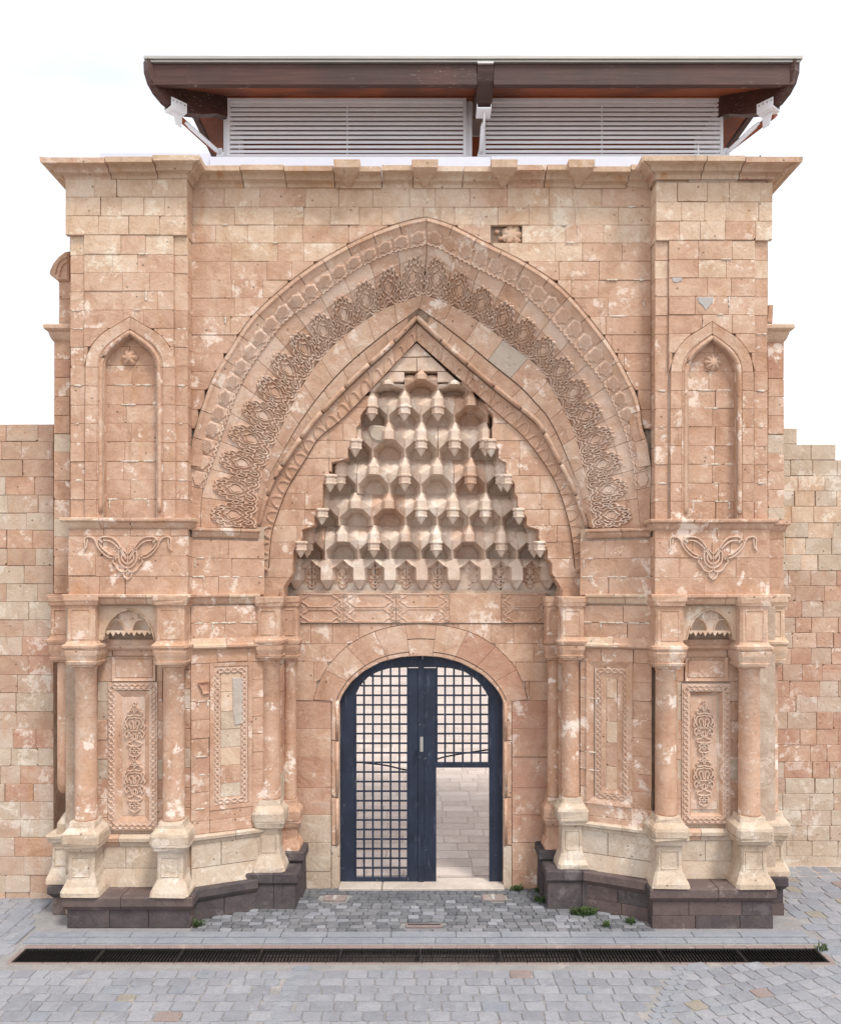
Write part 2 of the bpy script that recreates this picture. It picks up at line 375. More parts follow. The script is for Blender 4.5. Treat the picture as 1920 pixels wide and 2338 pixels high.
def cr(pts, n=5, closed=False):
    """Catmull-Rom through control points"""
    P = list(pts); res = []; m = len(P)
    rngs = range(m) if closed else range(m - 1)
    for i in rngs:
        p0 = P[(i - 1) % m] if closed or i > 0 else P[0]; p1 = P[i]; p2 = P[(i + 1) % m]; p3 = P[(i + 2) % m] if closed or i + 2 < m else P[-1]
        for k in range(n):
            t = k / n; t2 = t * t; t3 = t2 * t
            res.append(tuple(.5 * (2 * b + (c - a) * t + (2 * a - 5 * b + 4 * c - d) * t2 + (3 * b - a - 3 * c + d) * t3) for a, b, c, d in zip(p0, p1, p2, p3)))
    res.append(P[0] if closed else P[-1]); return res
def ribbons(lines, fn, w, h, V=None, Fc=None):
    """raised carved strands: 2-D lines laid on surface fn(a,b,off); w = half width in the surface's own units"""
    V = [] if V is None else V; Fc = [] if Fc is None else Fc
    for ln in lines:
        ww = w
        if isinstance(ln, dict): ww = ln['w']; ln = ln['p']
        n = len(ln)
        if n < 2: continue
        b0 = len(V)
        for i, p in enumerate(ln):
            a = ln[max(i - 1, 0)]; c = ln[min(i + 1, n - 1)]; dx, dy = c[0] - a[0], c[1] - a[1]; l = math.hypot(dx, dy) or 1e-6
            nx, ny = -dy / l * ww, dx / l * ww; k = 1.0 if 0 < i < n - 1 else .6
            V += [fn(p[0] - nx * k, p[1] - ny * k, -.004), fn(p[0] - nx * .5 * k, p[1] - ny * .5 * k, h), fn(p[0] + nx * .5 * k, p[1] + ny * .5 * k, h), fn(p[0] + nx * k, p[1] + ny * k, -.004)]
        for i in range(n - 1):
            for k in range(3): Fc.append((b0 + i * 4 + k, b0 + i * 4 + k + 1, b0 + i * 4 + 5 + k, b0 + i * 4 + 4 + k))
        Fc += [(b0, b0 + 1, b0 + 2, b0 + 3), (b0 + 4 * n - 1, b0 + 4 * n - 2, b0 + 4 * n - 3, b0 + 4 * n - 4)]
    return V, Fc
def spiral(cx, cy, r0, r1, a0, turns, n=14, sx=1):
    return [(cx + sx * (r0 + (r1 - r0) * i / n) * math.cos(a0 + turns * 2 * math.pi * i / n), cy + (r0 + (r1 - r0) * i / n) * math.sin(a0 + turns * 2 * math.pi * i / n)) for i in range(n + 1)]
def mirror(lines): return lines + [[(-x, y) for x, y in l] for l in lines]
def loft(rings, cap=True):
    n = len(rings[0]); v = [p for r in rings for p in r]; f = []
    for i in range(len(rings) - 1):
        for k in range(n): f.append((i * n + k, i * n + (k + 1) % n, (i + 1) * n + (k + 1) % n, (i + 1) * n + k))
    if cap: f += [tuple(range(n - 1, -1, -1)), tuple(range((len(rings) - 1) * n, len(rings) * n))]
    return v, f
def sqring(cx, cy, z, hx, hy, c=.12, rot=0.0):
    c = min(hx, hy) * c; pts = [(-hx + c, -hy), (hx - c, -hy), (hx, -hy + c), (hx, hy - c), (hx - c, hy), (-hx + c, hy), (-hx, hy - c), (-hx, -hy + c)]
    ca, sa = math.cos(rot), math.sin(rot)
    return [(cx + x * ca - y * sa, cy + x * sa + y * ca, z) for x, y in pts]
def cring(cx, cy, z, r, n=24): return [(cx + r * math.cos(2 * math.pi * i / n), cy + r * math.sin(2 * math.pi * i / n), z) for i in range(n)]
def mould(path, prof, parent, name, mats, seg=.7, gap=.004, seed=1, jig=.0):
    """moulded stones run along a plan path (outward = right-hand side looking left to right is the viewer); prof = [(out, z)]"""
    rnd = random.Random(seed); n = len(path)
    E = []
    for i in range(n - 1):
        dx, dy = path[i + 1][0] - path[i][0], path[i + 1][1] - path[i][1]; l = math.hypot(dx, dy); E.append(((dx / l, dy / l), (dy / l, -dx / l), l))
    def mit(i):
        if i == 0: return E[0][1]
        if i == n - 1: return E[-1][1]
        a, b = E[i - 1][1], E[i][1]; k = max(.35, 1 + a[0] * b[0] + a[1] * b[1]); return ((a[0] + b[0]) / k, (a[1] + b[1]) / k)
    res = []
    for i, (d, nn, l) in enumerate(E):
        ts = [0] + sorted(x for x in splits(0, l, seg * .7, seg * 1.3, rnd)[1:-1]) + [l]
        for a, b in zip(ts, ts[1:]):
            ma = mit(i) if a == 0 else nn; mb = mit(i + 1) if b == l else nn
            ga = 0 if a == 0 and i > 0 else gap; gb = gap
            v = []; jo = rnd.uniform(-jig, jig); jz = rnd.uniform(-jig, jig)
            for t, mm in ((a + ga, ma), (b - gb, mb)):
                for o, z in prof:
                    oo = o + (jo if o > 0 else 0); v.append((path[i][0] + d[0] * t + mm[0] * oo, path[i][1] + d[1] * t + mm[1] * oo, z + (jz if o > 0 else 0)))
            m_ = len(prof); f = [(k, k + 1, m_ + k + 1, m_ + k) for k in range(m_ - 1)] + [tuple(range(m_ - 1, -1, -1)), tuple(range(m_, 2 * m_))]
            res.append(obj(name, v, f, pick(mats, rnd), parent))
    return res

def smears(parent, fn, x0, y0, x1, y1, rows, n, seed, h=.013, mat='limep', vert=.35):
    """repointing mortar smeared over the joints: thin ragged patches"""
    rnd = random.Random(seed); V = []; Fs = []
    for _ in range(n):
        y = rnd.choice(rows)
        if not y0 <= y <= y1: continue
        x = rnd.uniform(x0, x1); L_ = rnd.uniform(8, 46); wv = rnd.random() < vert
        if wv: L_ *= .6
        k = max(3, int(L_ / 4)); top = []; bot = []
        for i in range(k + 1):
            q = i / k; e = math.sin(math.pi * min(1, q * 3)) if q < .17 else (math.sin(math.pi * min(1, (1 - q) * 3)) if q > .83 else 1)
            a = L_ * (q - .5); wdt = rnd.uniform(.5, 3.2) * max(.2, e)
            if wv: top.append((x - wdt, y + a + L_ * .5)); bot.append((x + wdt * rnd.uniform(.5, 1), y + a + L_ * .5))
            else: top.append((x + a, y - wdt)); bot.append((x + a, y + wdt * rnd.uniform(.4, 1)))
        if any(not (x0 - 2 <= q[0] <= x1 + 2) for q in top + bot): continue
        b = len(V); hv = h + rnd.uniform(-.003, .003)
        for p_, q_ in zip(top, bot): V += [fn(p_[0], p_[1], hv - .004), fn((p_[0] * .7 + q_[0] * .3), (p_[1] * .7 + q_[1] * .3), hv), fn((p_[0] * .3 + q_[0] * .7), (p_[1] * .3 + q_[1] * .7), hv), fn(q_[0], q_[1], hv - .004)]
        for i in range(k):
            for j in range(3): Fs.append((b + i * 4 + j, b + i * 4 + j + 1, b + i * 4 + j + 5, b + i * 4 + j + 4))
    if V: tag(obj('mortar_smears', V, Fs, mat, parent), kind='stuff')

# ================================================================== ground and paving
PIER, SPAN, BACK = Pl(0), Pl(.27), Pl(1.42)
WL = Pl(.27, Xp(440, .27), .4417); WR = Pl(.27, Xp(1484, .27), -.4626)
def sheet(name, x0, y0, x1, y1, z, mat, parent=None):
    return obj(name, [(x0, y0, z), (x1, y0, z), (x1, y1, z), (x0, y1, z)], [(0, 1, 2, 3)], mat, parent)
tag(sheet('ground', -900, -900, 900, 900, -.32, 'earth'), kind='structure')
GX0, GX1, GY0, GY1 = -5.30, 5.30, -1.09, -.695          # drain slot
def bed(name, rects, z, mat):
    v = []; f = []
    for x0, y0, x1, y1 in rects:
        b = len(v); v += [(x0, y0, z), (x1, y0, z), (x1, y1, z), (x0, y1, z), (x0, y0, z - .25), (x1, y0, z - .25), (x1, y1, z - .25), (x0, y1, z - .25)]
        f += [(b, b + 1, b + 2, b + 3), (b, b + 4, b + 5, b + 1), (b + 1, b + 5, b + 6, b + 2), (b + 2, b + 6, b + 7, b + 3), (b + 3, b + 7, b + 4, b)]
    return obj(name, v, f, mat)
fore = tag(bed('forecourt_paving', [(-16, -14, 16, GY0 - .03, ), (-16, GY0 - .03, GX0 - .03, GY1 + .03), (GX1 + .03, GY0 - .03, 16, GY1 + .03), (-16, GY1 + .03, 16, 3.2)], -.010, 'dust'), kind='structure')
def inview(x, y, m=0):
    d = y + D0
    if d < 1: return False
    px = CX + F * x / d; py = HY + F * EZ / d
    return -m < px < 1920 + m and py < 2338 + m
def cobble_mesh(cx, cy, hx, hy, rot, rnd, hgt=.005, z=0.0, base=-.05):
    ca, sa = math.cos(rot), math.sin(rot); P = []
    for sx, sy in ((1, 1), (-1, 1), (-1, -1), (1, -1)):
        jx, jy = rnd.uniform(-.10, .02) * hx, rnd.uniform(-.10, .02) * hy; c0, c1 = rnd.uniform(.72, .93), rnd.uniform(.66, .90)
        cor = [((hx + jx) * sx, (hy + jy) * c1 * sy), ((hx + jx) * c0 * sx, (hy + jy) * sy)]
        P += cor if sx * sy > 0 else cor[::-1]
        P.append((rnd.uniform(-.3, .3) * hx, sy * hy * rnd.uniform(.93, 1.02)) if sx * sy > 0 else (sx * hx * rnd.uniform(.94, 1.02), rnd.uniform(-.3, .3) * hy))
    NPC = len(P)
    def pt(x, y, zz): return (cx + x * ca - y * sa, cy + x * sa + y * ca, zz)
    tx, ty = rnd.uniform(-.008, .008), rnd.uniform(-.008, .008)
    v = [pt(x, y, base) for x, y in P] + [pt(x, y, z - .004) for x, y in P] + [pt(x * .95, y * .95, z + hgt * .6 + x * tx + y * ty) for x, y in P] + [pt(x * .5, y * .5, z + hgt + x * tx + y * ty) for x, y in P]
    f = []
    for r in range(3):
        for i in range(NPC): f.append((r * NPC + i, r * NPC + (i + 1) % NPC, r * NPC + NPC + (i + 1) % NPC, r * NPC + NPC + i))
    f.append(tuple(range(3 * NPC, 4 * NPC)))
    return v, f
rc = random.Random(21); cobs = []
def lay(x0, x1, y0, y1, wx, wy, rot=0.0, ox=0.0, oy=0.0, keep=None, mats=None):
    y = y0
    while y < y1:
        hy = wy * rc.uniform(.85, 1.15); x = x0 - rc.uniform(0, wx)
        while x < x1:
            wxx = wx * rc.uniform(.7, 1.4)
            cx, cy = x + wxx / 2, y + hy / 2 + rc.uniform(-.012, .012)
            gx, gy = ox + cx * math.cos(rot) - cy * math.sin(rot), oy + cx * math.sin(rot) + cy * math.cos(rot)
            if keep is None or keep(gx, gy): cobs.append((gx, gy, wxx / 2 - .003, hy / 2 - .002, rot + rc.uniform(-.07, .07), pick(mats, rc)))
            x += wxx
        y += hy
SM = [('sett', 96), ('kerb', 6), ('settp', 1.5), ('settt', .5)]
slot = lambda x, y: not (GX0 - .14 < x < GX1 + .14 and GY0 - .07 < y < GY1 + .16)
strip = lambda x, y: 3.35 + (y + 1.1) * .55   # border strip that runs off at an angle to the right
lay(-8, 8, -4.2, GY0 - .06, .235, .19, keep=lambda x, y: y < GY0 - .14 and x < strip(x, y) - .02 and not (-1.60 < x - (y + 1.1) * .1 < -1.40), mats=SM)
lay(-8, 9, -8, 6, .21, .19, rot=.30, ox=5, keep=lambda x, y: strip(x, y) + .20 < x < 8.5 and -4.2 < y < GY0 - .10, mats=SM)
lay(-9, -5.46, GY0, .95, .27, .22, rot=.0, keep=lambda x, y: x < GX0 - .22 and not (x > -5.64 and y > .1) and slot(x, y), mats=SM + [('kerb', 10)])
lay(5.4, 9, GY0 - .02, 2.4, .27, .24, keep=lambda x, y: x > 5.46 and not (x < 5.56 and y > .0) and slot(x, y), mats=[('sett', 80), ('kerb', 20), ('settt', 8), ('settp', 5)])
# pale narrow border strips of small setts that run away from the viewer
for k in range(26):
    y = GY0 - .17 - k * .125
    for j in (0, 1): cobs.append((strip(0, y) + .02 + j * .145, y, .068, .058, .35, 'kerb'))
    if k < 24: cobs.append((-1.5 + (y + 1.1) * .1, y, .115, .058, .1, 'kerb'))
order = sorted(range(len(cobs)), key=lambda i: (not inview(cobs[i][0], cobs[i][1], -10), -cobs[i][2] * cobs[i][3] / (cobs[i][1] + D0) ** 3))
big = set(order[:300]); rest = {}
for i, (x, y, hx, hy, ro, mt) in enumerate(cobs):
    v, f = cobble_mesh(x, y, hx, hy, ro, rc)
    if i in big: obj('cobblestone', v, f, mt, fore)
    else:
        V, Fs = rest.setdefault(mt, ([], [])); b = len(V); V += v; Fs += [tuple(q + b for q in t) for t in f]
for mt, (V, Fs) in rest.items(): tag(obj('outer_cobbles', V, Fs, mt, fore), kind='stuff')
# kerb rows and the pink bed strip round the drain
rk = random.Random(5)
for row, (y0, y1) in enumerate(((-.555, -.40), (-.39, -.235))):
    x = -5.42
    while x < 5.35:
        wd = rk.uniform(.62, .98); x1 = min(x + wd, 5.45)
        o = box('kerb_stone', (x + .003, y0 + rk.uniform(0, .004), -.2), (x1 - .003, y1, .012 + row * .012 + rk.uniform(-.002, .002)), 'kerb', fore, .008); x = x1
for y0, y1 in ((GY1 + .008, GY1 + .105), (GY0 - .062, GY0 - .008)):
    x = GX0 - .05
    while x < GX1:
        x1 = min(x + rk.uniform(.3, .5), GX1 + .06); box('edging_stone', (x + .003, y0, -.28), (x1 - .003, y1, -.004), 'settp', fore, .005); x = x1
box('edging_stone', (GX0 - .07, GY0, -.28), (GX0 - .008, GY1, -.004), 'settp', fore, .005)
box('edging_stone', (GX1 + .008, GY0, -.28), (GX1 + .07, GY1, -.004), 'settp', fore, .005)
box('kerb_stone', (-5.98, -.42, -.2), (-5.80, .55, .02), 'kerb', fore, .01); box('kerb_stone', (-5.62, -.58, -.2), (-5.50, -.02, .02), 'kerb', fore, .01)
# drain channel and its grates
tag(box('drain_channel', (GX0 - .001, GY0 - .001, -.318), (GX1 + .001, GY1 + .001, -.27), 'pit'), 'dark concrete floor of the drain channel under the long row of iron grates', 'drain')
NG = 10; gl = (GX1 - GX0) / NG
gnames = ['first', 'second', 'third', 'fourth', 'fifth', 'sixth', 'seventh', 'eighth', 'ninth', 'tenth']
bar_me = None
for k in range(NG):
    x0 = GX0 + k * gl
    if k == 0: lb = 'iron drain grate at the end of the row beside the left-hand curtain wall with broken side column'
    elif k == NG - 1: lb = 'iron drain grate at the end of the row beside the sloping cobbles and stepped wall'
    else: lb = f'iron bar drain grate, {gnames[k]} of the row counted from the broken side column end'
    if k == 0: lb = 'iron drain grate ending the row on the broken side column end'
    gt = thing('drain_grate', (x0 + gl / 2, (GY0 + GY1) / 2, -.05), lb, 'drain grate', 'iron grates of the long drain')
    for yy in (GY0 + .004, GY1 - .016): box('frame_rail', (x0 + .003, yy, -.05), (x0 + gl - .003, yy + .012, -.008), 'rust', gt)
    for xx in (x0 + .003, x0 + gl - .013): box('frame_end', (xx, GY0 + .017, -.05), (xx + .010, GY1 - .017, -.008), 'rust', gt)
    nb = 24
    for i in range(nb):
        xx = x0 + .013 + (gl - .026) * (i + .5) / nb
        if bar_me is None:
            b0 = box('bar', (-.0035, GY0 + .017, -.05), (.0035, GY1 - .017, -.010), 'drain', gt); bar_me = b0.data; b0.location = (xx, 0, 0)
        else:
            b0 = bpy.data.objects.new('bar', bar_me); link(b0, gt); b0.location = (xx, 0, 0)
    obj('cross_rod', *tube([(x0 + .012, (GY0 + GY1) / 2, -.035), (x0 + gl - .012, (GY0 + GY1) / 2, -.035)], .006), 'drain', gt)
# small setts between the wings, in front of the door
door_pave = tag(sheet('doorway_paving', -3.4, -.24, 3.4, 1.55, -.012, 'dust'), kind='structure')
cobs2 = []; y = -.225
def halfw(y, s): return (3.15 if y < .1 else 3.15 - (y - .1) * 1.75) if y < .62 else 1.86
while y < 1.36:
    hy = .115 * rc.uniform(.9, 1.1); x = -halfw(y, -1) - rc.uniform(0, .1)
    while x < halfw(y, 1):
        ww = rc.uniform(.12, .22); cobs2.append((x + ww / 2, y + hy / 2 + rc.uniform(-.012, .012), ww / 2 - .002, hy / 2 - .001)); x += ww
    y += hy
plates = [(-1.33, .98, .17, .10), (1.13, 1.0, .17, .12), (.05, -.02, .26, .05)]
n_ = 0; rest = ([], [])
for x, y, hx, hy in sorted(cobs2, key=lambda c: c[1]):
    if any(abs(x - a) < c + hx * .7 and abs(y - b) < d + hy * .7 for a, b, c, d in plates): continue
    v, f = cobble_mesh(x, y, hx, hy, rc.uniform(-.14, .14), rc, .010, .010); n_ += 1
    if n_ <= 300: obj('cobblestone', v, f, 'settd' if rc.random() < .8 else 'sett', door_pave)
    else:
        b = len(rest[0]); rest[0].extend(v); rest[1].extend(tuple(q + b for q in t) for t in f)
if rest[0]: tag(obj('inner_cobbles', rest[0], rest[1], 'settd', door_pave), kind='stuff')
for i, (a, b, c, d) in enumerate(plates):
    lb = ['stone floor plate with green glass light slot by the broken panel side of the door', 'stone floor plate with steel light slot by the weedy side of the door', 'narrow stone slot cover set in the setts along the kerb'][i]
    fp = thing('floor_plate', (a, b, 0), lb, 'floor plate')
    box('plate', (a - c, b - d, -.04), (a + c, b + d, .026), 'settp', fp, .006)
    if i < 2:
        for q in (-.035, .035): box('slot_rail', (a + q - .010, b - d * .8, .02), (a + q + .010, b + d * .8, .033), 'metal', fp)
        box('slot_glass', (a - .02, b - d * .8, .02), (a + .02, b + d * .8, .030), 'cement', fp)
    else: box('slot_rail', (a - c * .9, b - .012, .02), (a + c * .9, b + .012, .031), 'drain', fp)
# courtyard beyond the door
court = tag(sheet('courtyard_floor', -14, 1.9, 14, 70, .0, 'court'), kind='structure')
y = 1.95; rs = random.Random(3); n_ = 0
while y < 13.5 and n_ < 290:
    dy = .42; hw = 1.25 * (y + D0 + .4) / 12.9 + .1; x = -hw - rs.uniform(0, .4)
    while x < hw:
        ww = rs.uniform(.42, .78)
        v, f = [], []
        o = box('paving_slab', (x + .006, y + .006, -.03), (x + ww - .006, y + dy - .006, .012 + rs.uniform(-.002, .003)), 'slab', court, .006); n_ += 1; x += ww
    y += dy

# ================================================================== the portal
por = thing('stone_portal', (0, 0, 0), 'tall carved sandstone portal with pointed arch, stalactite vault and corner columns', 'portal')
def part(name, v, f, mat='mortar', parent=por): return obj(name, v, f, mat, parent)
MIX = lambda ya: [('cream', 8), ('blend', 2)] if ya < 500 else ([('cream', 5), ('blend', 5)] if ya < 600 else [('blend', 5), ('salmon', 4)] if ya < 720 else [('salmon', 12), ('blend', 2)])
PX = {'L': (-5.0, -3.337), 'R': (4.955, 3.363)}
# ---- arch curves (photo px), foot -> apex for each side
E = {
 0: ([(432, 1062), (438, 1010), (447, 975), (462, 925), (487, 860), (526, 795), (575, 723), (647, 655), (709, 608), (790, 560), (855, 529), (920, 506), (974, 494)],
     [(1486, 1062), (1478, 1010), (1467, 975), (1460, 924), (1443, 879), (1401, 800), (1360, 744), (1311, 685), (1259, 637), (1183, 589), (1114, 555), (1030, 512), (974, 494)], .20),
 1: ([(437, 1205), (437, 1120), (438, 1045), (446, 1010), (467, 960), (523, 847), (579, 757), (632, 698), (688, 655), (781, 596), (880, 546), (940, 527), (973, 519)],
     [(1484, 1205), (1484, 1120), (1482, 1070), (1472, 1020), (1456, 958), (1429, 896), (1391, 813), (1353, 765), (1297, 696), (1170, 602), (1062, 547), (1000, 524), (973, 519)], .275),
 2: ([(458, 1205), (460, 1140), (468, 1097), (484, 1050), (509, 975), (553, 866), (613, 776), (656, 726), (709, 689), (802, 620), (880, 580), (945, 562), (974, 556)],
     [(1462, 1205), (1456, 1140), (1452, 1106), (1446, 1054), (1425, 975), (1380, 876), (1332, 813), (1266, 734), (1187, 661), (1110, 620), (1052, 590), (1000, 563), (974, 556)], .33),
 3: ([(486, 1205), (488, 1165), (495, 1096), (510, 1040), (531, 981), (590, 879), (628, 815), (680, 758), (745, 702), (826, 647), (890, 612), (945, 588), (974, 578)],
     [(1440, 1205), (1434, 1165), (1425, 1096), (1412, 1040), (1393, 981), (1340, 882), (1297, 820), (1240, 757), (1175, 705), (1110, 660), (1050, 620), (1000, 592), (974, 578)], .40),
 4: ([(583, 1205), (589, 1133), (597, 1087), (619, 1032), (648, 963), (690, 880), (737, 813), (793, 760), (871, 707), (935, 682), (966, 671)],
     [(1354, 1205), (1345, 1133), (1329, 1054), (1310, 982), (1285, 930), (1262, 890), (1228, 836), (1156, 780), (1107, 742), (1035, 698), (966, 671)], .62),
 5: ([(587, 1205), (594, 1180), (605, 1141), (627, 1087), (663, 1032), (709, 969), (760, 912), (826, 846), (874, 803), (920, 757), (951, 722)],
     [(1343, 1205), (1332, 1172), (1312, 1118), (1277, 1051), (1236, 974), (1211, 948), (1142, 893), (1073, 834), (1010, 778), (951, 722)], .76),
 6: ([(588, 1306), (589, 1237), (596, 1196), (609, 1141), (632, 1087), (667, 1034), (713, 973), (764, 918), (830, 853), (878, 811), (922, 767), (951, 737)],
     [(1334, 1306), (1338, 1224), (1330, 1178), (1306, 1114), (1273, 1053), (1232, 978), (1207, 954), (1138, 900), (1069, 842), (1008, 788), (951, 737)], .83),
 7: ([(612, 1306), (619, 1224), (633, 1174), (658, 1111), (704, 1037), (727, 1000), (784, 953), (845, 890), (900, 832), (951, 778)],
     [(1314, 1306), (1306, 1229), (1296, 1180), (1280, 1128), (1255, 1076), (1200, 1001), (1142, 948), (1073, 886), (1010, 830), (951, 778)], .86)}
class Curve:
    def __init__(s, pts, y):
        P = cr(pts, 8); s.y = y; s.P = P; l = [0]
        for a, b in zip(P, P[1:]): l.append(l[-1] + math.hypot(a[0] - b[0], a[1] - b[1]))
        s.l = l; s.len = l[-1]
    def px(s, t):
        q = max(0, min(1, t)) * s.len
        for i in range(len(s.l) - 1):
            if q <= s.l[i + 1]:
                k = (q - s.l[i]) / max(1e-9, s.l[i + 1] - s.l[i]); a, b = s.P[i], s.P[i + 1]
                return (a[0] + (b[0] - a[0]) * k, a[1] + (b[1] - a[1]) * k)
        return s.P[-1]
    def at(s, t, dy=0.0): p = s.px(t); return Vector(Pl(s.y + dy).at(p[0], p[1]))
CV = {k: (Curve(a, y), Curve(b, y)) for k, (a, b, y) in E.items()}
def strip_between(name, ca, cb, mat, parent, N=60, t0=0, t1=1, da=0.0, db=0.0):
    v = []; f = []
    for i in range(N + 1):
        t = t0 + (t1 - t0) * i / N; v += [ca.at(t, da), cb.at(t, db)]
    for i in range(N): f.append((2 * i, 2 * i + 1, 2 * i + 3, 2 * i + 2))
    return v, f
def joinvf(parts):
    V = []; Fs = []
    for v, f in parts:
        b = len(V); V += list(v); Fs += [tuple(q + b for q in t) for t in f]
    return V, Fs
def bandmap(ca, cb, t0, t1, flip=1):
    """(s across 0..1 from ca to cb, u along 0..1, off) on the ruled surface between two arch curves"""
    m0, m1 = (t0 + t1) / 2, .5
    A, B = ca.at(m0), cb.at(m0); T = ca.at(min(1, m0 + .01)) - ca.at(max(0, m0 - .01))
    nrm = (B - A).cross(T); nrm.normalize()
    if nrm.y > 0: nrm = -nrm
    def fn(s, u, off=0.0):
        t = t0 + (t1 - t0) * u; return tuple(ca.at(t).lerp(cb.at(t), s) + nrm * off)
    return fn
def band_block(name, ca, cb, t0, t1, mat, parent, s0=0.0, s1=1.0, h=0.0, t=.09, bev=.010, gap=.0012, N=3, smooth=False):
    fn = bandmap(ca, cb, t0, t1); L_ = ca.len * (t1 - t0) or 1; W_ = 60
    gu = gap * 160 / L_; u0, u1 = gu, 1 - gu; bu = bev * 90 / L_; bs = bev * 1.2
    def ring(ds, du, off):
        a = [(s0 + ds, u0 + du + (u1 - u0 - 2 * du) * i / N) for i in range(N + 1)]
        b = [(s1 - ds, u0 + du + (u1 - u0 - 2 * du) * i / N) for i in range(N + 1)]
        return [fn(p[0], p[1], off) for p in a + b[::-1]]
    r0, r1, r2 = ring(bs, bu, h), ring(.004, 0, h - .007), ring(.004, 0, h - t)
    n = len(r0); v = r0 + r1 + r2; f = []
    for i in range(N): f.append((i, i + 1, n - 2 - i, n - 1 - i))
    for i in range(n):
        j = (i + 1) % n; f += [(i, n + i, n + j, j), (n + i, 2 * n + i, 2 * n + j, n + j)]
    return obj(name, v, f, mat, parent)

# ---- spandrel wall
yE = lambda x: interp([(p[0], p[1] - 1) for p in CV[0][0].P + CV[0][1].P if p[1] < 1061], x)
v1, f1 = [], []
top_z = Zp(425, .27)
xs_ = [Xp(432, .3) + (Xp(1490, .3) - Xp(432, .3)) * i / 90 for i in range(91)]
for x in xs_:
    px = CX + F * x / (D0 + .37); v1 += [(x, .37, 10.8), (x, .37, Zp(max(min(yE(px), 1062), 494), .37))]
for i in range(90): f1.append((2 * i, 2 * i + 2, 2 * i + 3, 2 * i + 1))
span = part('spandrel_wall', v1, f1)
SY = [427, 472, 513, 554, 596, 639, 680, 722, 764, 806, 848, 890, 935, 978]
courses(span, SPAN.at, SY, 437, 1486, MIX, 48, 108, seed=11, low=yE, t=.06, hole=(1170, 534))
smears(span, SPAN.at, 440, 560, 520, 760, SY, 22, 1); smears(span, SPAN.at, 1380, 560, 1480, 760, SY, 22, 2); smears(span, SPAN.at, 440, 470, 760, 560, SY, 14, 3); smears(span, SPAN.at, 1230, 470, 1480, 560, SY, 14, 4)
# lower corners beside the arch foot, flush with the medallion row
# broken rosette stone above the right haunch
def rosette(cx, cy, r, fn, parent, mat='carve', petals=8, h=.06, name='rosette'):
    v = [fn(cx, cy, h)]; N = petals * 4; f = []
    for k, (rr, hh) in enumerate(((.35, h * .9), (.72, h * .75), (1, h * .3), (1.0, -.01))):
        for i in range(N):
            a = 2 * math.pi * i / N; lob = 1 - .16 * (k > 0) * (1 - abs(math.cos(a * petals / 2))); v.append(fn(cx + math.cos(a) * r * rr * lob, cy + math.sin(a) * r * rr * lob, hh * (1 - .45 * (k in (1, 2)) * (1 - abs(math.cos(a * petals / 2))))))
    for i in range(N):
        f.append((0, 1 + i, 1 + (i + 1) % N))
        for k in range(3): f.append((1 + k * N + i, 1 + (k + 1) * N + i, 1 + (k + 1) * N + (i + 1) % N, 1 + k * N + (i + 1) % N))
    return obj(name, v, f, mat, parent)
HPL = Pl(.335)
rb = rosette(1168, 536, 24, HPL.at, span, 'rustcream', 7, .05, 'broken_rosette'); rb['label'] = 'broken stone rosette with petals in an open hole'
rf_ = random.Random(77)
for q in range(9):
    cx_, cy_ = 1132 + q * 9.5 + rf_.uniform(-4, 4), 534 + rf_.uniform(-14, 16); rr_ = rf_.uniform(5, 10)
    pts_ = [(cx_ + rr_ * rf_.uniform(.6, 1.2) * math.cos(k * 1.05), cy_ + rr_ * rf_.uniform(.6, 1.1) * math.sin(k * 1.05)) for k in range(6)]
    block('broken_stone', pts_, HPL.at, 'salmon', span, rf_.uniform(.0, .05), .06, 1.8, .015, 0)

# ---- archivolt
av, af = [], []
for sd in (0, 1):
    for a, b in ((0, 1), (1, 2), (2, 4), (4, 5), (5, 6), (6, 7)):
        v, f = strip_between('', CV[a][sd], CV[b][sd], 'mortar', None, 50, 0, 1, .045, .045); q = len(av); av += v; af += [tuple(z + q for z in t) for t in f]
arch = part('archivolt', av, af)
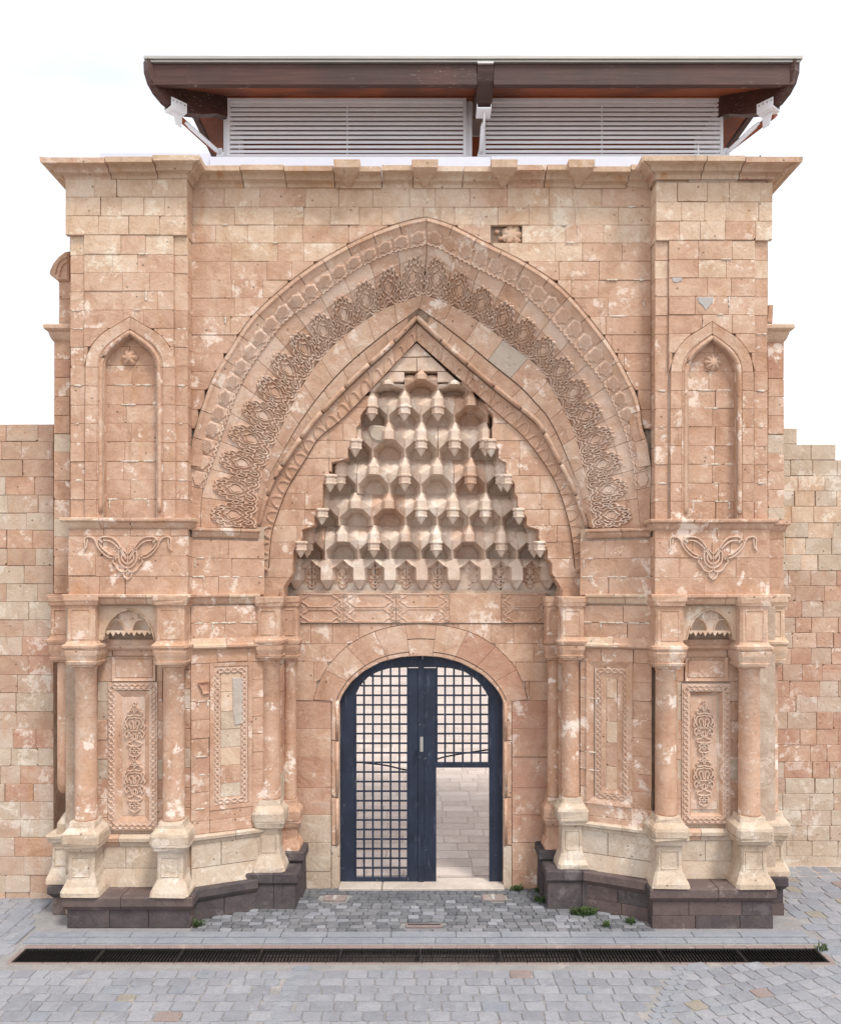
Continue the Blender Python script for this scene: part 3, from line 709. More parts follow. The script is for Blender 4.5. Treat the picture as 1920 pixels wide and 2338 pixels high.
# moulding behind the extrados: closes the step between spandrel and arch
for sd in (0, 1):
    c0, c1, c2, c3, c4, c5, c6, c7 = [CV[k][sd] for k in range(8)]
    # outer hood moulding, stone by stone: a fillet and a sloping inner face
    n = 13
    for i in range(n):
        a, b = i / n, (i + 1) / n
        if sd == 0 and i in (): continue
        v = []; NN = 4
        for j in range(NN + 1):
            t = a + .0009 + (b - a - .0018) * j / NN; p0 = c0.at(t); p1 = c1.at(min(1, (t * .985) + .015)) if False else c1.at(t)
            # match c1 by nearest height: use fraction of remaining arch
            d = (p1 - p0); d.y = 0
            q = c0.at(t); e = Vector((d.x, 0, d.z)).normalized() * .15 if d.length > 0 else Vector((0, 0, -.15))
            nx = c0.at(min(1, t + .01)) - c0.at(max(0, t - .01)); nx.y = 0; nx.normalize(); e = Vector((-nx.z, 0, nx.x)); 
            if e.z > 0: e = -e
            if t > .97: e = (e * (1 - (t - .97) / .03) + Vector((0, 0, -1)) * ((t - .97) / .03)).normalized()
            v += [q + Vector((0, .12, 0)) - e * .005, q + Vector((0, .028, 0)), q + e * .045 + Vector((0, .022, 0)), q + e * .07 + Vector((0, .05, 0)), q + e * .15 + Vector((0, .09, 0)), q + e * .16 + Vector((0, .16, 0))]
        f = []
        for j in range(NN):
            for k in range(5): f.append((j * 6 + k, j * 6 + k + 1, j * 6 + 7 + k, j * 6 + 6 + k))
        f += [tuple(range(6)), tuple(range(NN * 6 + 5, NN * 6 - 1, -1))]
        obj('hood_stone', v, f, pick([('salmon', 5), ('blend', 4)], rg), arch)
    # medallion row
    n = 21
    for i in range(n):
        a, b = .10 + .90 * i / n, .10 + .90 * (i + 1) / n
        mt = 'carve'
        band_block('medallion_stone', c1, c2, a, b, mt, arch, 0, 1.0, -.01)
        fn = bandmap(c1, c2, a, b)
        lob = [];
        for k in range(36):
            t = 2 * math.pi * k / 36; r = .40 * (1 + .10 * math.cos(6 * t)); lob.append((.5 + r * 1.02 * math.cos(t), .5 + r * 1.12 * math.sin(t)))
        v = [fn(.5 + (s - .5) * .86, .5 + (u - .5) * .86, .012) for s, u in lob] + [fn(s, u, -.012) for s, u in lob]
        f = [tuple(range(36))] + [(k, (k + 1) % 36, 36 + (k + 1) % 36, 36 + k) for k in range(36)]
        md = obj('medallion', v, f, mt, arch)
        if i > 1:
            hatch = []
            for k in range(-3, 4):
                w_ = .30 * math.sqrt(max(0, 1 - (k / 3.6) ** 2)); hatch.append([(.5 - w_, .5 + k * .095), (.5 + w_, .5 + k * .095)]); hatch.append([(.5 + k * .085, .5 - w_ * 1.1), (.5 + k * .085, .5 + w_ * 1.1)])
            V, Fc = ribbons(hatch, lambda s, u, o: fn(s, u, .012 + o), .022, .007)
            obj('hatching', V, Fc, mt, arch)
        # scalloped lower lip
        V, Fc = ribbons([[(1.02 + .05 * math.sin(k * math.pi / 2), .02 + .96 * k / 12) for k in range(13)]], fn, .06, .014)
        obj('scallop', V, Fc, mt, arch)
    band_block('foot_stone', c1, c2, 0.0, .10, 'salmon', arch, 0, 1.0, -.01)
    # plain fillet stones between medallions and carving, then carved voussoirs
    n = 13
    for i in range(n):
        a, b = i / n, (i + 1) / n
        mt = pick([('carve', 6), ('salmon', 4)], rg)
        band_block('fillet_stone', c2, c3, a, b, mt, arch, .02, 1.06, -.01)
        band_block('voussoir', c3, c4, a, b, mt, arch, -.03, 1.0, -.018, N=4)
        fn0 = bandmap(c3, c4, a, b)
        fn = lambda u, v_, o, fn0=fn0: fn0(1.0 - v_ * 1.06, .5 + u * .56, o - .016)
        half = [
            cr([(0, 1.0), (.10, .93), (.26, .97), (.36, .92), (.34, .84), (.50, .86), (.60, .78), (.56, .70), (.72, .68), (.80, .60), (.72, .51), (.84, .42), (.78, .33), (.60, .34), (.56, .25), (.68, .16), (.58, .07), (.40, .10), (.30, .19), (.15, .24), (0, .17)], 4),
            cr([(0, .73), (.12, .64), (.28, .60), (.32, .50), (.22, .40), (.10, .36), (0, .28)], 4),
            cr([(0, .88), (.10, .80), (.22, .82), (.28, .74), (.42, .72), (.48, .62), (.42, .54), (.50, .44), (.42, .36), (.32, .30)], 4),
            spiral(.60, .52, .085, .02, 2.2, 1.15, 9), spiral(.22, .89, .06, .02, -1.0, -1.1, 8), spiral(.46, .20, .075, .02, 1.2, 1.1, 9), spiral(.44, .79, .06, .02, 2, -1.1, 8), spiral(.66, .42, .055, .02, 0, -1.0, 7),
            cr([(0, .10), (.14, .12), (.24, .06), (.38, .02), (.56, .0), (.76, .04), (.90, .0)], 3), cr([(.80, .28), (.92, .24), (.96, .14), (.86, .08)], 3), cr([(.88, .56), (.98, .50), (1.0, .40)], 3)]
        V, Fc = ribbons(mirror(half), fn, .036, .032)
        obj('arabesque', V, Fc, 'carve', arch)
        # medallion heart
        hp = [(0, .67), (.11, .60), (.24, .56), (.18, .43), (0, .35), (-.18, .43), (-.24, .56), (-.11, .60)]
        obj('heart_boss', [fn(x, y, .020) for x, y in hp] + [fn(x * 1.12, .52 + (y - .52) * 1.12, -.004) for x, y in hp], [tuple(range(8))] + [(k, (k + 1) % 8, 8 + (k + 1) % 8, 8 + k) for k in range(8)], mt, arch)
    # inner plain arch
    n = 10
    for i in range(n):
        a, b = i / n, (i + 1) / n
        mt = 'grey' if (sd == 1 and i == 6) else pick([('blend', 5), ('salmon', 5)], rg)
        band_block('voussoir', c4, c5, a, b, mt, arch, .0, .62, .012, N=4)
        band_block('voussoir', c4, c5, min(1, a + .5 / n), min(1, b + .5 / n), pick([('blend', 5), ('salmon', 4)], rg), arch, .64, 1.0, .004, N=4) if i < n - 1 else None
    # roll moulding
    for i in range(8):
        a, b = i / 8, (i + 1) / 8; pts = [c5.at(a + .003 + (b - a - .006) * k / 6, .02) for k in range(7)]
        obj('roll_moulding', *tube(pts, .042, 8), pick([('blend', 5), ('salmon', 5)], rg), arch, True)
    # scalloped inner band
    n = 9
    for i in range(n):
        a, b = i / n, (i + 1) / n; mt = pick([('blend', 5), ('salmon', 5)], rg)
        band_block('voussoir', c6, c7, a, b, mt, arch, 0, 1, .0, N=4)
        fn = bandmap(c6, c7, a, b); ls = []
        for c in (.25, .75):
            ls.append([(.92 - .62 * math.sin(math.pi * k / 10), c - .17 * math.cos(math.pi * k / 10)) for k in range(11)])
        V, Fc = ribbons(ls, fn, .05, .016); obj('scallop', V, Fc, mt, arch)

# ---- infill of the inner arch, stepped round the vault
INF = Pl(.90)
xl7 = lambda y: interp(CV[7][0].P, y, 1) + 1.0; xr7 = lambda y: interp(CV[7][1].P, y, 1) - 1.0
infill = part('vault_front_wall', [INF.at(900, 1351, -.5), INF.at(901, 1351, -.5), INF.at(901, 1352, -.5)], [(0, 1, 2)])
TB = [(894, 966, 843, 1106), (966, 1046, 814, 1118), (1046, 1126, 757, 1155), (1126, 1200, 738, 1182), (1200, 1276, 690, 1230), (1276, 1363, 668, 1260)]
def edge(y, side):
    for ya, yb, xl, xr in TB:
        if y <= yb:
            t = (y - ya) / (yb - ya); o = 0 if t < .42 else (20 * (t - .42) / .3 if t < .72 else 20)
            return xl - o if side == 0 else xr + o
    return TB[-1][2 + side]
for i, (ya, yb, xl, xr) in enumerate(TB):
    ym = ya + (yb - ya) * .5
    courses(infill, INF.at, [ya, ym, yb], 0, 0, [('blend', 5), ('salmon', 4)], 42, 80, seed=60 + i, t=.36, left=lambda y: xl7(y) if y < 1300 else 588, right=lambda y: edge(y, 0))
    courses(infill, INF.at, [ya, ym, yb], 0, 0, [('blend', 6), ('salmon', 3)], 42, 80, seed=80 + i, t=.36, left=lambda y: edge(y, 1), right=lambda y: xr7(y) if y < 1300 else 1336)
block('stone_block', [(951, 781), (984, 812), (916, 814)], INF.at, 'vault', infill, -.02, .4)
block('stone_block', [(915, 815), (951, 815), (951, 846), (888, 846)], INF.at, 'vault', infill, -.025, .4)
block('stone_block', [(952, 815), (986, 814), (1020, 846), (952, 846)], INF.at, 'vault', infill, -.022, .4)
block('stone_block', [(888, 847), (923, 847), (923, 870), (864, 870)], INF.at, 'vault', infill, -.03, .4)
block('stone_block', [(999, 847), (1021, 847), (1046, 870), (999, 870)], INF.at, 'vault', infill, -.03, .4)
block('stone_block', [(864, 871), (874, 871), (852, 893), (842, 893)], INF.at, 'vault', infill, -.03, .4)
block('stone_block', [(1050, 871), (1058, 871), (1084, 893), (1074, 893)], INF.at, 'vault', infill, -.03, .4)

# ---- muqarnas vault
zM = lambda x: 640 + x / 2.63
tiers = [  # name, foot row, head row, plane y, bracket columns (zoomed px), which carry a pendant
    ('F', 1276, 1200, 1.33, [-30, 165, 370, 563, 750, 935, 1130, 1325, 1520, 1715], [1, 1, 0, 1, 0, 1, 0, 1, 1, 1]),
    ('E', 1200, 1126, 1.26, [60, 255, 450, 650, 845, 1035, 1230, 1430, 1630], [1, 1, 0, 0, 1, 1, 1, 1, 1]),
    ('D', 1126, 1046, 1.19, [165, 360, 560, 747, 940, 1140, 1325, 1520], [1, 1, 0, 1, 0, 1, 1, 0]),
    ('C', 1046, 966, 1.12, [258, 455, 650, 845, 1045, 1228, 1425], [0, 1, 0, 1, 1, 1, 0]),
    ('B', 966, 894, 1.05, [355, 550, 745, 945, 1143, 1340], [0, 1, 1, 1, 0, 0]),
    ('A', 894, 846, .98, [647, 845, 1043], [0, 0, 0])]
vault = part('muqarnas_vault', [Pl(1.72).at(640, 1352), Pl(1.72).at(1290, 1352), Pl(1.72).at(1230, 1000), Pl(1.3).at(1100, 800), Pl(1.3).at(800, 800), Pl(1.72).at(690, 1000)], [(0, 1, 2, 3, 4, 5)], 'salmon')
Dn = .32
def cell_half():
    a = {'a0': (.48, 0, 0), 'a1': (.48, .26, 0), 'h2': (.20, .53, .0), 'h3': (0, .53, .0), 'b0': (.30, 0, -Dn), 'b1': (.30, .20, -Dn), 'b2': (.13, .40, -Dn), 'b3': (0, .40, -Dn), 'bz': (0, 0, -Dn),
         'c0': (.5, 0, .012), 'c1': (.5, .56, .035), 'u1': (.19, .51, .0), 'q1': (.16, .51, .10), 'r1': (.10, .51, .145), 's1': (0, .51, .145), 'u2': (.19, .74, .0), 'q2': (.16, .74, .10), 'r2': (.10, .74, .145), 's2': (0, .74, .145),
         't0': (0, 1, .085), 't0b': (.03, 1, .08), 't1': (.22, 1, -.22), 't2': (.5, 1, -.22), 'e': (.5, .78, -.05), 'k': (.35, .82, -.04), 'm': (.11, .87, .03)}
    F_ = [('a0', 'a1', 'b1', 'b0'), ('a1', 'h2', 'b2', 'b1'), ('h2', 'h3', 'b3', 'b2'), ('b0', 'b1', 'b2', 'b3', 'bz'), ('a0', 'c0', 'c1', 'a1'), ('a1', 'c1', 'u1', 'h2'), ('h3', 'h2', 'u1', 'q1', 'r1', 's1'),
          ('s1', 'r1', 'r2', 's2'), ('r1', 'q1', 'q2', 'r2'), ('q1', 'u1', 'u2', 'q2'), ('u1', 'c1', 'u2'), ('s2', 'r2', 't0'), ('r2', 'q2', 'm'), ('r2', 'm', 't0b', 't0'), ('q2', 'u2', 'm'), ('u2', 't1', 'm'), ('m', 't1', 't0b'),
          ('u2', 'k', 't1'), ('u2', 'c1', 'k'), ('k', 'c1', 'e'), ('k', 'e', 't2', 't1')]
    return a, F_
def mirrored(a, F_):
    v = []; f = []
    for s in (1, -1):
        idx = {}
        for k, (x, z, w_) in a.items(): idx[k] = len(v); v.append((s * x, -w_, z))
        for q in F_: f.append(tuple(idx[k] for k in (q if s == 1 else q[::-1])))
    return v, f
cell_v, cell_f = mirrored(*cell_half())
cell_me = {}
def place(key, v, f, mat, name, parent, loc, scl, rot=0.0):
    kk = (key, mat)
    if kk not in cell_me:
        me = bpy.data.meshes.new(name); me.from_pydata(v, [], f); me.materials.append(M[mat]); cell_me[kk] = me
    o = bpy.data.objects.new(name, cell_me[kk]); o.location = loc; o.scale = scl; o.rotation_euler = (0, 0, rot); return link(o, parent)
def octring(z, r, sq=1.0, cy=0.0): return [(r * math.cos(math.pi / 3 * i), cy + r * sq * math.sin(math.pi / 3 * i), z) for i in range(6)]
pend_v, pend_f = loft([octring(z, r, 1, -.075) for z, r in ((.53, .090), (.505, .108), (.46, .108), (.455, .086), (.42, .080), (.40, .096), (.30, .088), (.29, .098), (.25, .098), (.245, .074), (.12, .040), (.03, .005))])
cols_ = ['vault', 'vault', 'vault', 'vault', 'carve']
for nm, yf, yh, yp, xs, pd in tiers:
    pl = Pl(yp); sc_x = 73.6 / F * (D0 + yp); zf, zh = pl.at(960, yf)[2], pl.at(960, yh)[2]; hh = zh - zf
    for i, (x, p) in enumerate(zip(xs, pd)):
        X = pl.at(zM(x), yf)[0]; mt = cols_[(i * 3 + len(nm) + ord(nm)) % 5]
        wd = sc_x; hk = .52 if nm == 'A' and i != 1 else 1.0
        if i + 1 < len(xs) and i > 0: wd = (xs[i + 1] - xs[i - 1]) / 2 / 2.63 / F * (D0 + yp)
        place('cell', cell_v, cell_f, mt, 'muqarnas_cell', vault, (X, yp, zf), (wd * 1.012, 1, hh * hk))
        if p: place('pend', pend_v, pend_f, mt, 'pendant', vault, (X, yp, zf), (1, 1, hh))
for ya, yb, xl, xr in TB[1:5]:
    for ex in (xl - 3, xr + 3):
        q0, q1 = Pl(.96).at(ex, yb), Pl(.96).at(ex, ya); place('pend', pend_v, pend_f, 'vault', 'pendant', vault, (q0[0], 1.02, q0[2]), (1, 1, q1[2] - q0[2]))
# foot tier: long brackets between arched panels with carved palmettes
ga = {'d2': (.17, .72, .07), 'd3': (0, .72, .07), 'g2': (.17, .36, .07), 'g3': (0, .36, .07), 'w2': (.25, .36, -.12), 'wd': (.25, .72, -.12), 'p': (0, .0, -.10), 't0': (0, 1, .07), 't0b': (.03, 1, .065), 't1': (.22, 1, -.10), 't2': (.5, 1.0, -.11), 'ap': (.5, .97, -.03), 'k': (.30, .80, .03), 'q': (.36, .70, -.12), 'ap2': (.5, .90, -.12), 'w0': (.5, 0, -.12), 'wz': (0, 0, -.12)}
GF = [('g3', 'g2', 'd2', 'd3'), ('g2', 'w2', 'wd', 'd2'), ('g3', 'p', 'g2'), ('g2', 'p', 'w2'), ('d3', 'd2', 't0b', 't0'), ('d2', 'k', 't1', 't0b'), ('k', 'ap', 't2', 't1'), ('d2', 'wd', 'q', 'k'), ('k', 'q', 'ap2', 'ap'), ('wd', 'w2', 'wz', 'w0', 'ap2', 'q')]
gv, gf = mirrored(ga, GF)
gpl = Pl(1.40); zf, zh = gpl.at(960, 1351)[2], gpl.at(960, 1276)[2]
GXs = [90, 280, 475, 660, 850, 1040, 1235, 1420, 1610]
for i, x in enumerate(GXs):
    X = gpl.at(zM(x), 1350)[0]
    place('gcell', gv, gf, cols_[i % 5], 'muqarnas_bracket', vault, (X, 1.40, zf), (((GXs[min(i + 1, 8)] - GXs[max(i - 1, 0)]) / (2 if 0 < i < 8 else 1) / 2.63 + 1.5) / F * (D0 + 1.4), 1, zh - zf))
palm = mirror([cr([(0, .98), (.10, .88), (.22, .84), (.16, .74), (.30, .66), (.34, .54), (.22, .50), (.30, .40), (.26, .28), (.12, .24), (.10, .12), (0, .02)], 3),
    cr([(0, .80), (.12, .70), (.14, .58), (.04, .52), (0, .44)], 3), cr([(0, .40), (.10, .34), (.12, .24), (0, .16)], 3), spiral(.16, .58, .08, .02, 0, 1.2, 7), spiral(.17, .36, .07, .02, 1, -1.1, 7), cr([(.02, .30), (.16, .44), (.06, .62), (.14, .76)], 3)])
PWL = Pl(1.52)
for i, x in enumerate([188, 375, 565, 755, 945, 1130, 1315, 1500]):
    X0 = zM(x)
    fn = lambda u, v_, o, X0=X0: PWL.at(X0 + u * 72 - (X0 - 960) * .003, 1345 - v_ * 62, o)
    pp = palm if i != 5 else palm[:3]
    V, Fc = ribbons(pp, fn, .035, .018); obj('palmette', V, Fc, 'carve', vault)
# lost stalactites patched with rough grey stone
for q, mt in (((842, 974, 884, 1004), 'grey'), ((1064, 904, 1090, 926), 'grey')):
    pl_ = Pl(1.09 if q[1] < 1100 else 1.22) if mt == 'grey' else Pl(1.22)
    block('rough_patch', cr([(q[0], q[1]), ((q[0] + q[2]) / 2, q[1] - 3), (q[2], q[1] + 4), (q[2] - 3, q[3]), ((q[0] + q[2]) / 2, q[3] + 5), (q[0] + 4, q[3] - 4)], 3, True)[:-1], pl_.at, mt, vault, .03, .12, 4, .03, 0)

# ---- door wall
zt = Zp(1350, 1.45)
OP = [(775, 1603), (783, 1585), (803, 1557), (831, 1533), (870, 1512), (915, 1501), (961, 1498), (1005, 1501), (1050, 1513), (1100, 1540), (1128, 1567), (1142, 1587), (1149, 1603)]
OU = [(716, 1598), (726, 1566), (748, 1524), (790, 1478), (850, 1445), (905, 1430), (961, 1425), (1015, 1430), (1070, 1443), (1128, 1475), (1170, 1517), (1193, 1560), (1204, 1598)]
DW = Pl(1.42)
def door_core():
    v = []; f = []; N = len(OP); MP = Pl(1.45)
    prof = [(775, 2046)] + OP + [(1149, 2046)]
    outr = [(655, 2046), (655, 1603)] + [(655 + (1268 - 655) * i / (N - 3), 1348) for i in range(N - 2)] + [(1268, 1603), (1268, 2046)]
    # outer runs: wall surround as quads
    n = len(prof)
    outr = [(655, 2046)] + [(655, 1603)] + [(655 + 613 * i / (N - 3), 1348) for i in range(N - 2)] + [(1268, 1603)] + [(1268, 2046)]
    v = [MP.at(*p) for p in prof] + [MP.at(*p) for p in outr] + [Pl(1.72).at(CX + (p[0] - CX) * (D0 + 1.45) / (D0 + 1.72), HY + (p[1] - HY) * (D0 + 1.45) / (D0 + 1.72)) for p in prof]
    for i in range(n - 1): f += [(i, i + 1, n + i + 1, n + i), (i, 2 * n + i, 2 * n + i + 1, i + 1)]
    return v, f
dwall = part('door_wall', *door_core())
oc_, ic_ = Curve(OU, 1.42), Curve(OP, 1.42)
nv = 9
for i in range(nv):
    a, b = i / nv, (i + 1) / nv
    if i == nv // 2: band_block('voussoir', oc_, ic_, a, b, 'salmon', dwall, 0, .46, .012, t=.06, N=4); band_block('keystone', oc_, ic_, a, b, 'salmon', dwall, .48, 1.0, .016, t=.06, N=4)
    else: band_block('voussoir', oc_, ic_, a, b, pick([('salmon', 6), ('blend', 3)], rg) if i < 6 else pick([('red', 5), ('salmon', 4)], rg), dwall, 0, .86, .012, t=.06, N=4)
    if i != nv // 2: band_block('arris_stone', oc_, ic_, a, b, 'salmon', dwall, .875, 1.0, .004, t=.28, N=4)
lowD = lambda x: interp([(p[0], p[1] - 1) for p in oc_.P], x) if 716 < x < 1204 else 9999
courses(dwall, DW.at, [1425, 1470, 1512, 1556, 1600], 664, 1262, [('salmon', 7), ('blend', 3)], 45, 85, seed=31, low=lowD, t=.04)
ylow = [1600, 1665, 1730, 1800, 1862, 1925, 1990, 2046]
courses(dwall, DW.at, ylow, 664, 756, lambda y: [('red', 8), ('salmon', 1)] if y < 1840 else [('pale', 1)], 80, 110, seed=32, t=.04, bev=.9)
courses(dwall, DW.at, ylow, 1169, 1262, lambda y: [('red', 1)] if y < 1900 else [('salmon', 1)], 80, 110, seed=33, t=.04, bev=.9)
for xa, xb in ((757, 775), (1149, 1168)):
    for ya, yb in ((1601, 1690), (1692, 1820), (1822, 1930), (1932, 2046)):
        block('jamb_stone', rect(xa, ya, xb, yb, .4, .3), DW.at, 'salmon' if ya < 1900 else 'pale', dwall, .012, .28, .8, .006, .1)
        xm = (xa + xb) / 2 + (4 if xa < 900 else -4)
        if ya < 1930: obj('jamb_roll', *tube([DW.at(xm, ya + 2, .012), DW.at(xm, yb - 2, .012)], .026, 8), 'salmon', dwall, True)
# inscription band: five cartouche panels
IB = [679, 784, 904, 1026, 1145, 1251]
for i in range(5):
    xa, xb = IB[i], IB[i + 1]; worn = i == 3
    block('inscription_panel', rect(xa, 1354, xb, 1423, .4, .2), DW.at, 'blend' if worn else 'salmon', dwall, .02, .06, .8, .004, .05)
    fn = lambda x, y, o: DW.at(x, y, .02 + o)
    if worn: continue
    ls = []
    for yc in (1371, 1405):
        x0, x1, hy = xa + 16, xb - 16, 14
        pts = [(x0 + 10, yc - hy), (x1 - 10, yc - hy), (x1 - 4, yc - hy + 6), (x1 + 3, yc - 5), (x1 + 6, yc), (x1 + 3, yc + 5), (x1 - 4, yc + hy - 6), (x1 - 10, yc + hy), (x0 + 10, yc + hy), (x0 + 4, yc + hy - 6), (x0 - 3, yc + 5), (x0 - 6, yc), (x0 - 3, yc - 5), (x0 + 4, yc - hy + 6), (x0 + 10, yc - hy)]
        ls.append(pts)
    for sx, ex in ((1, xa), (-1, xb)):
        for yc in (1359, 1388, 1418):
            ls += [[(ex + sx * (6 + q[0]), yc + q[1]) for q in spiral(0, 0, 5, 1.5, k * 1.6, 1.1, 7)] for k in range(2)]
        ls += [cr([(ex + sx * 3, 1357), (ex + sx * 12, 1366), (ex + sx * 4, 1376), (ex + sx * 15, 1388), (ex + sx * 4, 1400), (ex + sx * 12, 1410), (ex + sx * 3, 1420)], 3)]
    ls.append([(xa + 1.5, 1355.5), (xb - 1.5, 1355.5)]); ls.append([(xa + 1.5, 1421.5), (xb - 1.5, 1421.5)])
    V, Fc = ribbons(ls, fn, 1.5, .014); obj('cartouche_carving', V, Fc, 'carve', dwall)
# niche side walls and inner return (between inner column and door wall)
for s, x in ((-1, Xp(655, 1.45)), (1, Xp(1268, 1.45))):
    ws = part('niche_side_wall', [(x, .8, 0), (x, 1.5, 0), (x, 1.5, Zp(1345, 1.2)), (x, .8, Zp(1345, 1.2))], [(0, 1, 2, 3)], 'mortar')
    z = .72; k = 0
    while z < 4.7:
        zz = min(z + .42, 4.78); ym = 1.12 + (k % 2) * .12
        for ya, yb in ((.84, ym), (ym, 1.42)):
            v = []
            xo = x - s * .02
            v = [(xo, ya + .006, z + .005), (xo, yb - .006, z + .005), (xo, yb - .006, zz - .005), (xo, ya + .006, zz - .005)]
            obj('stone_block', *extr(v, (s * .04, 0, 0)), pick([('salmon', 6), ('red', 2), ('pale', 1)], rg), ws)
        z = zz; k += 1

# ---- solid body of the gatehouse wall behind the facing
def bodybox(x0, x1, y0, y1, z0, z1): return box('core', (x0, y0, z0), (x1, y1, z1), 'mortar', por)
bodybox(-5.35, -2.6, .75, 1.85, 0, 10.6); bodybox(2.7, 5.3, .75, 3.1, 0, 10.6); bodybox(-2.6, 2.7, 1.74, 1.90, 3.95, 10.6)
bodybox(-2.6, -1.31, 1.73, 1.85, 0, 3.95); bodybox(1.33, 2.7, 1.73, 1.85, 0, 3.95)
bodybox(-3.0, 3.0, .60, 1.73, 9.62, 10.6); bodybox(-4.9, 4.85, .36, .75, 10.3, 10.84)

# ---- piers
def reliefs(side, cx, fn, parent):
    k = 1.0
    H = [cr([(-2, 40), (-10, 26), (-22, 4), (-36, -8), (-58, -10), (-66, -2), (-60, 4)], 4), cr([(-4, 42), (-22, 14), (-40, 0), (-56, -2)], 3),
         cr([(-66, -2), (-60, 14), (-44, 28), (-34, 32)], 4), cr([(-73, 0), (-66, 16), (-48, 34), (-34, 38), (-28, 34)], 4), cr([(-73, 0), (-80, -8), (-92, -10), (-98, -4), (-97, 14), (-100, 22)], 4), cr([(-92, -6), (-93, 8), (-96, 18)], 3),
         cr([(0, 30), (-14, 16), (-20, 26), (-20, 44), (-12, 56), (0, 62)], 4), cr([(-13, 30), (-13, 42), (-6, 50), (0, 52)], 3),
         cr([(-28, 40), (-34, 46), (-28, 54), (-20, 66), (-8, 70), (0, 64)], 4), spiral(-30, 38, 5, 1.5, 0, 1.2, 7), cr([(-10, 70), (-8, 80), (0, 88)], 3), spiral(-62, 0, 5, 1.5, 0, 1.2, 7)]
    V, Fc = ribbons([[(cx + x * k, 1236 + y) for x, y in l] for l in mirror(H)] + [[(cx, 1240), (cx, 1290)]], fn, 2.3, .028)
    o = obj('garland_relief', V, Fc, 'carve', parent); return o
for sd, (ox, ix, strip_w, cxn, kx, dy, sgn) in {'L': (158, 427, (192, 396), 297, 1.0, 0, 1), 'R': (1755, 1497, (1724, 1527), 1626, .92, 11, -1)}.items():
    X0, X1 = Xp(ox, 0), Xp(ix, 0); xa, xb = min(X0, X1), max(X0, X1)
    pr = box('pier', (xa + .03, .17, 4.6), (xb - .03, .76, 10.7), 'mortar', por)
    nl_, nr_ = (Xp(237, .05), Xp(357, .05)) if sd == 'L' else (Xp(1571, .05), Xp(1681, .05))
    for a_, b_, z_ in ((xa + .02, nl_, 4.6), (nr_, xb - .02, 4.6), (nl_, nr_, Zp(740, 0))): box('backing', (a_, .042 if z_ < 5 else .02, z_), (b_, .17, 10.7), 'mortar', pr)
    lo, hi = min(ox, ix), max(ox, ix); slo, shi = min(strip_w), max(strip_w)
    Y = [409, 450, 493, 536, 580, 622, 664, 707, 749, 791, 834, 879, 924, 966, 1009, 1053, 1096, 1140, 1184] if sd == 'L' else [417, 461, 505, 548, 592, 634, 676, 718, 761, 805, 847, 891, 932, 974, 1018, 1060, 1103, 1145, 1187]
    # upper three courses run the full width, a little proud
    courses(pr, PIER.at, Y[:4], lo - (8 if sd == 'L' else 0), hi + (8 if sd == 'R' else 0), MIX, 44, 82, seed=hash(sd) % 7 + 101 if False else (101 if sd == 'L' else 102), t=.08, h=.012)
    for (sa, sb) in ((lo, slo), (shi, hi)):
        courses(pr, PIER.at, Y[3:], sa, sb, MIX, 60, 80, seed=103 + (sa > 1000), t=.05, h=-.035)
        block('ledge', rect(sa, Y[3] - 6, sb, Y[3] + 1, .3, .2), PIER.at, 'cream', pr, .014, .06, .8, .006, .1)
    # inner reveal, course by course, and outer flank
    for face, Xf, y1 in (('in', X1, .30), ('out', X0, .74)):
        s = 1 if (Xf == xb) else -1
        for ya, yb in zip(Y, Y[1:]):
            z1, z0 = Zp(ya, 0), Zp(yb, 0); xf = Xf + (0 if ya < Y[3] - 1 else -s * .012)
            v = [(xf, .045, z0 + .004), (xf, y1, z0 + .004), (xf, y1, z1 - .004), (xf, .045, z1 - .004)]
            obj('quoin', *extr(v, (-s * .05, 0, 0)), pick(MIX(ya), rg), pr)
        for ya, yb in zip([1224, 1270, 1316], [1270, 1316, 1358]):
            z1, z0 = Zp(ya, 0), Zp(yb, 0)
            v = [(Xf, .03, z0 + .004), (Xf, y1, z0 + .004), (Xf, y1, z1 - .004), (Xf, .03, z1 - .004)]
            obj('quoin', *extr(v, (-s * .05, 0, 0)), pick(MIX(ya), rg), pr)
    T = lambda p: (cxn + (p[0] - 297) * kx, p[1] + dy if p[1] < 1180 else Y[-1])
    Tm = lambda p: (cxn - (p[0] - 297) * kx, p[1] + dy if p[1] < 1180 else Y[-1])
    N0 = [(194, 1184), (194, 1000), (195, 838), (199, 812), (212, 785), (235, 760), (265, 742), (297, 723)]
    N1 = [(221, 1184), (221, 1000), (222, 838), (226, 814), (238, 793), (262, 772), (297, 750)]
    N2 = [(238, 1184), (238, 1000), (239, 838), (243, 820), (255, 801), (275, 784), (297, 766)]
    # field stones above the niche arch
    outl = [T(p) for p in cr(N0[2:], 6)] + [Tm(p) for p in cr(N0[2:], 6)]
    lowN = lambda x: interp([(p[0], p[1] - 1) for p in outl], x)
    courses(pr, PIER.at, Y[3:11], slo, shi, MIX, 46, 92, seed=111 if sd == 'L' else 112, low=lowN, t=.08)
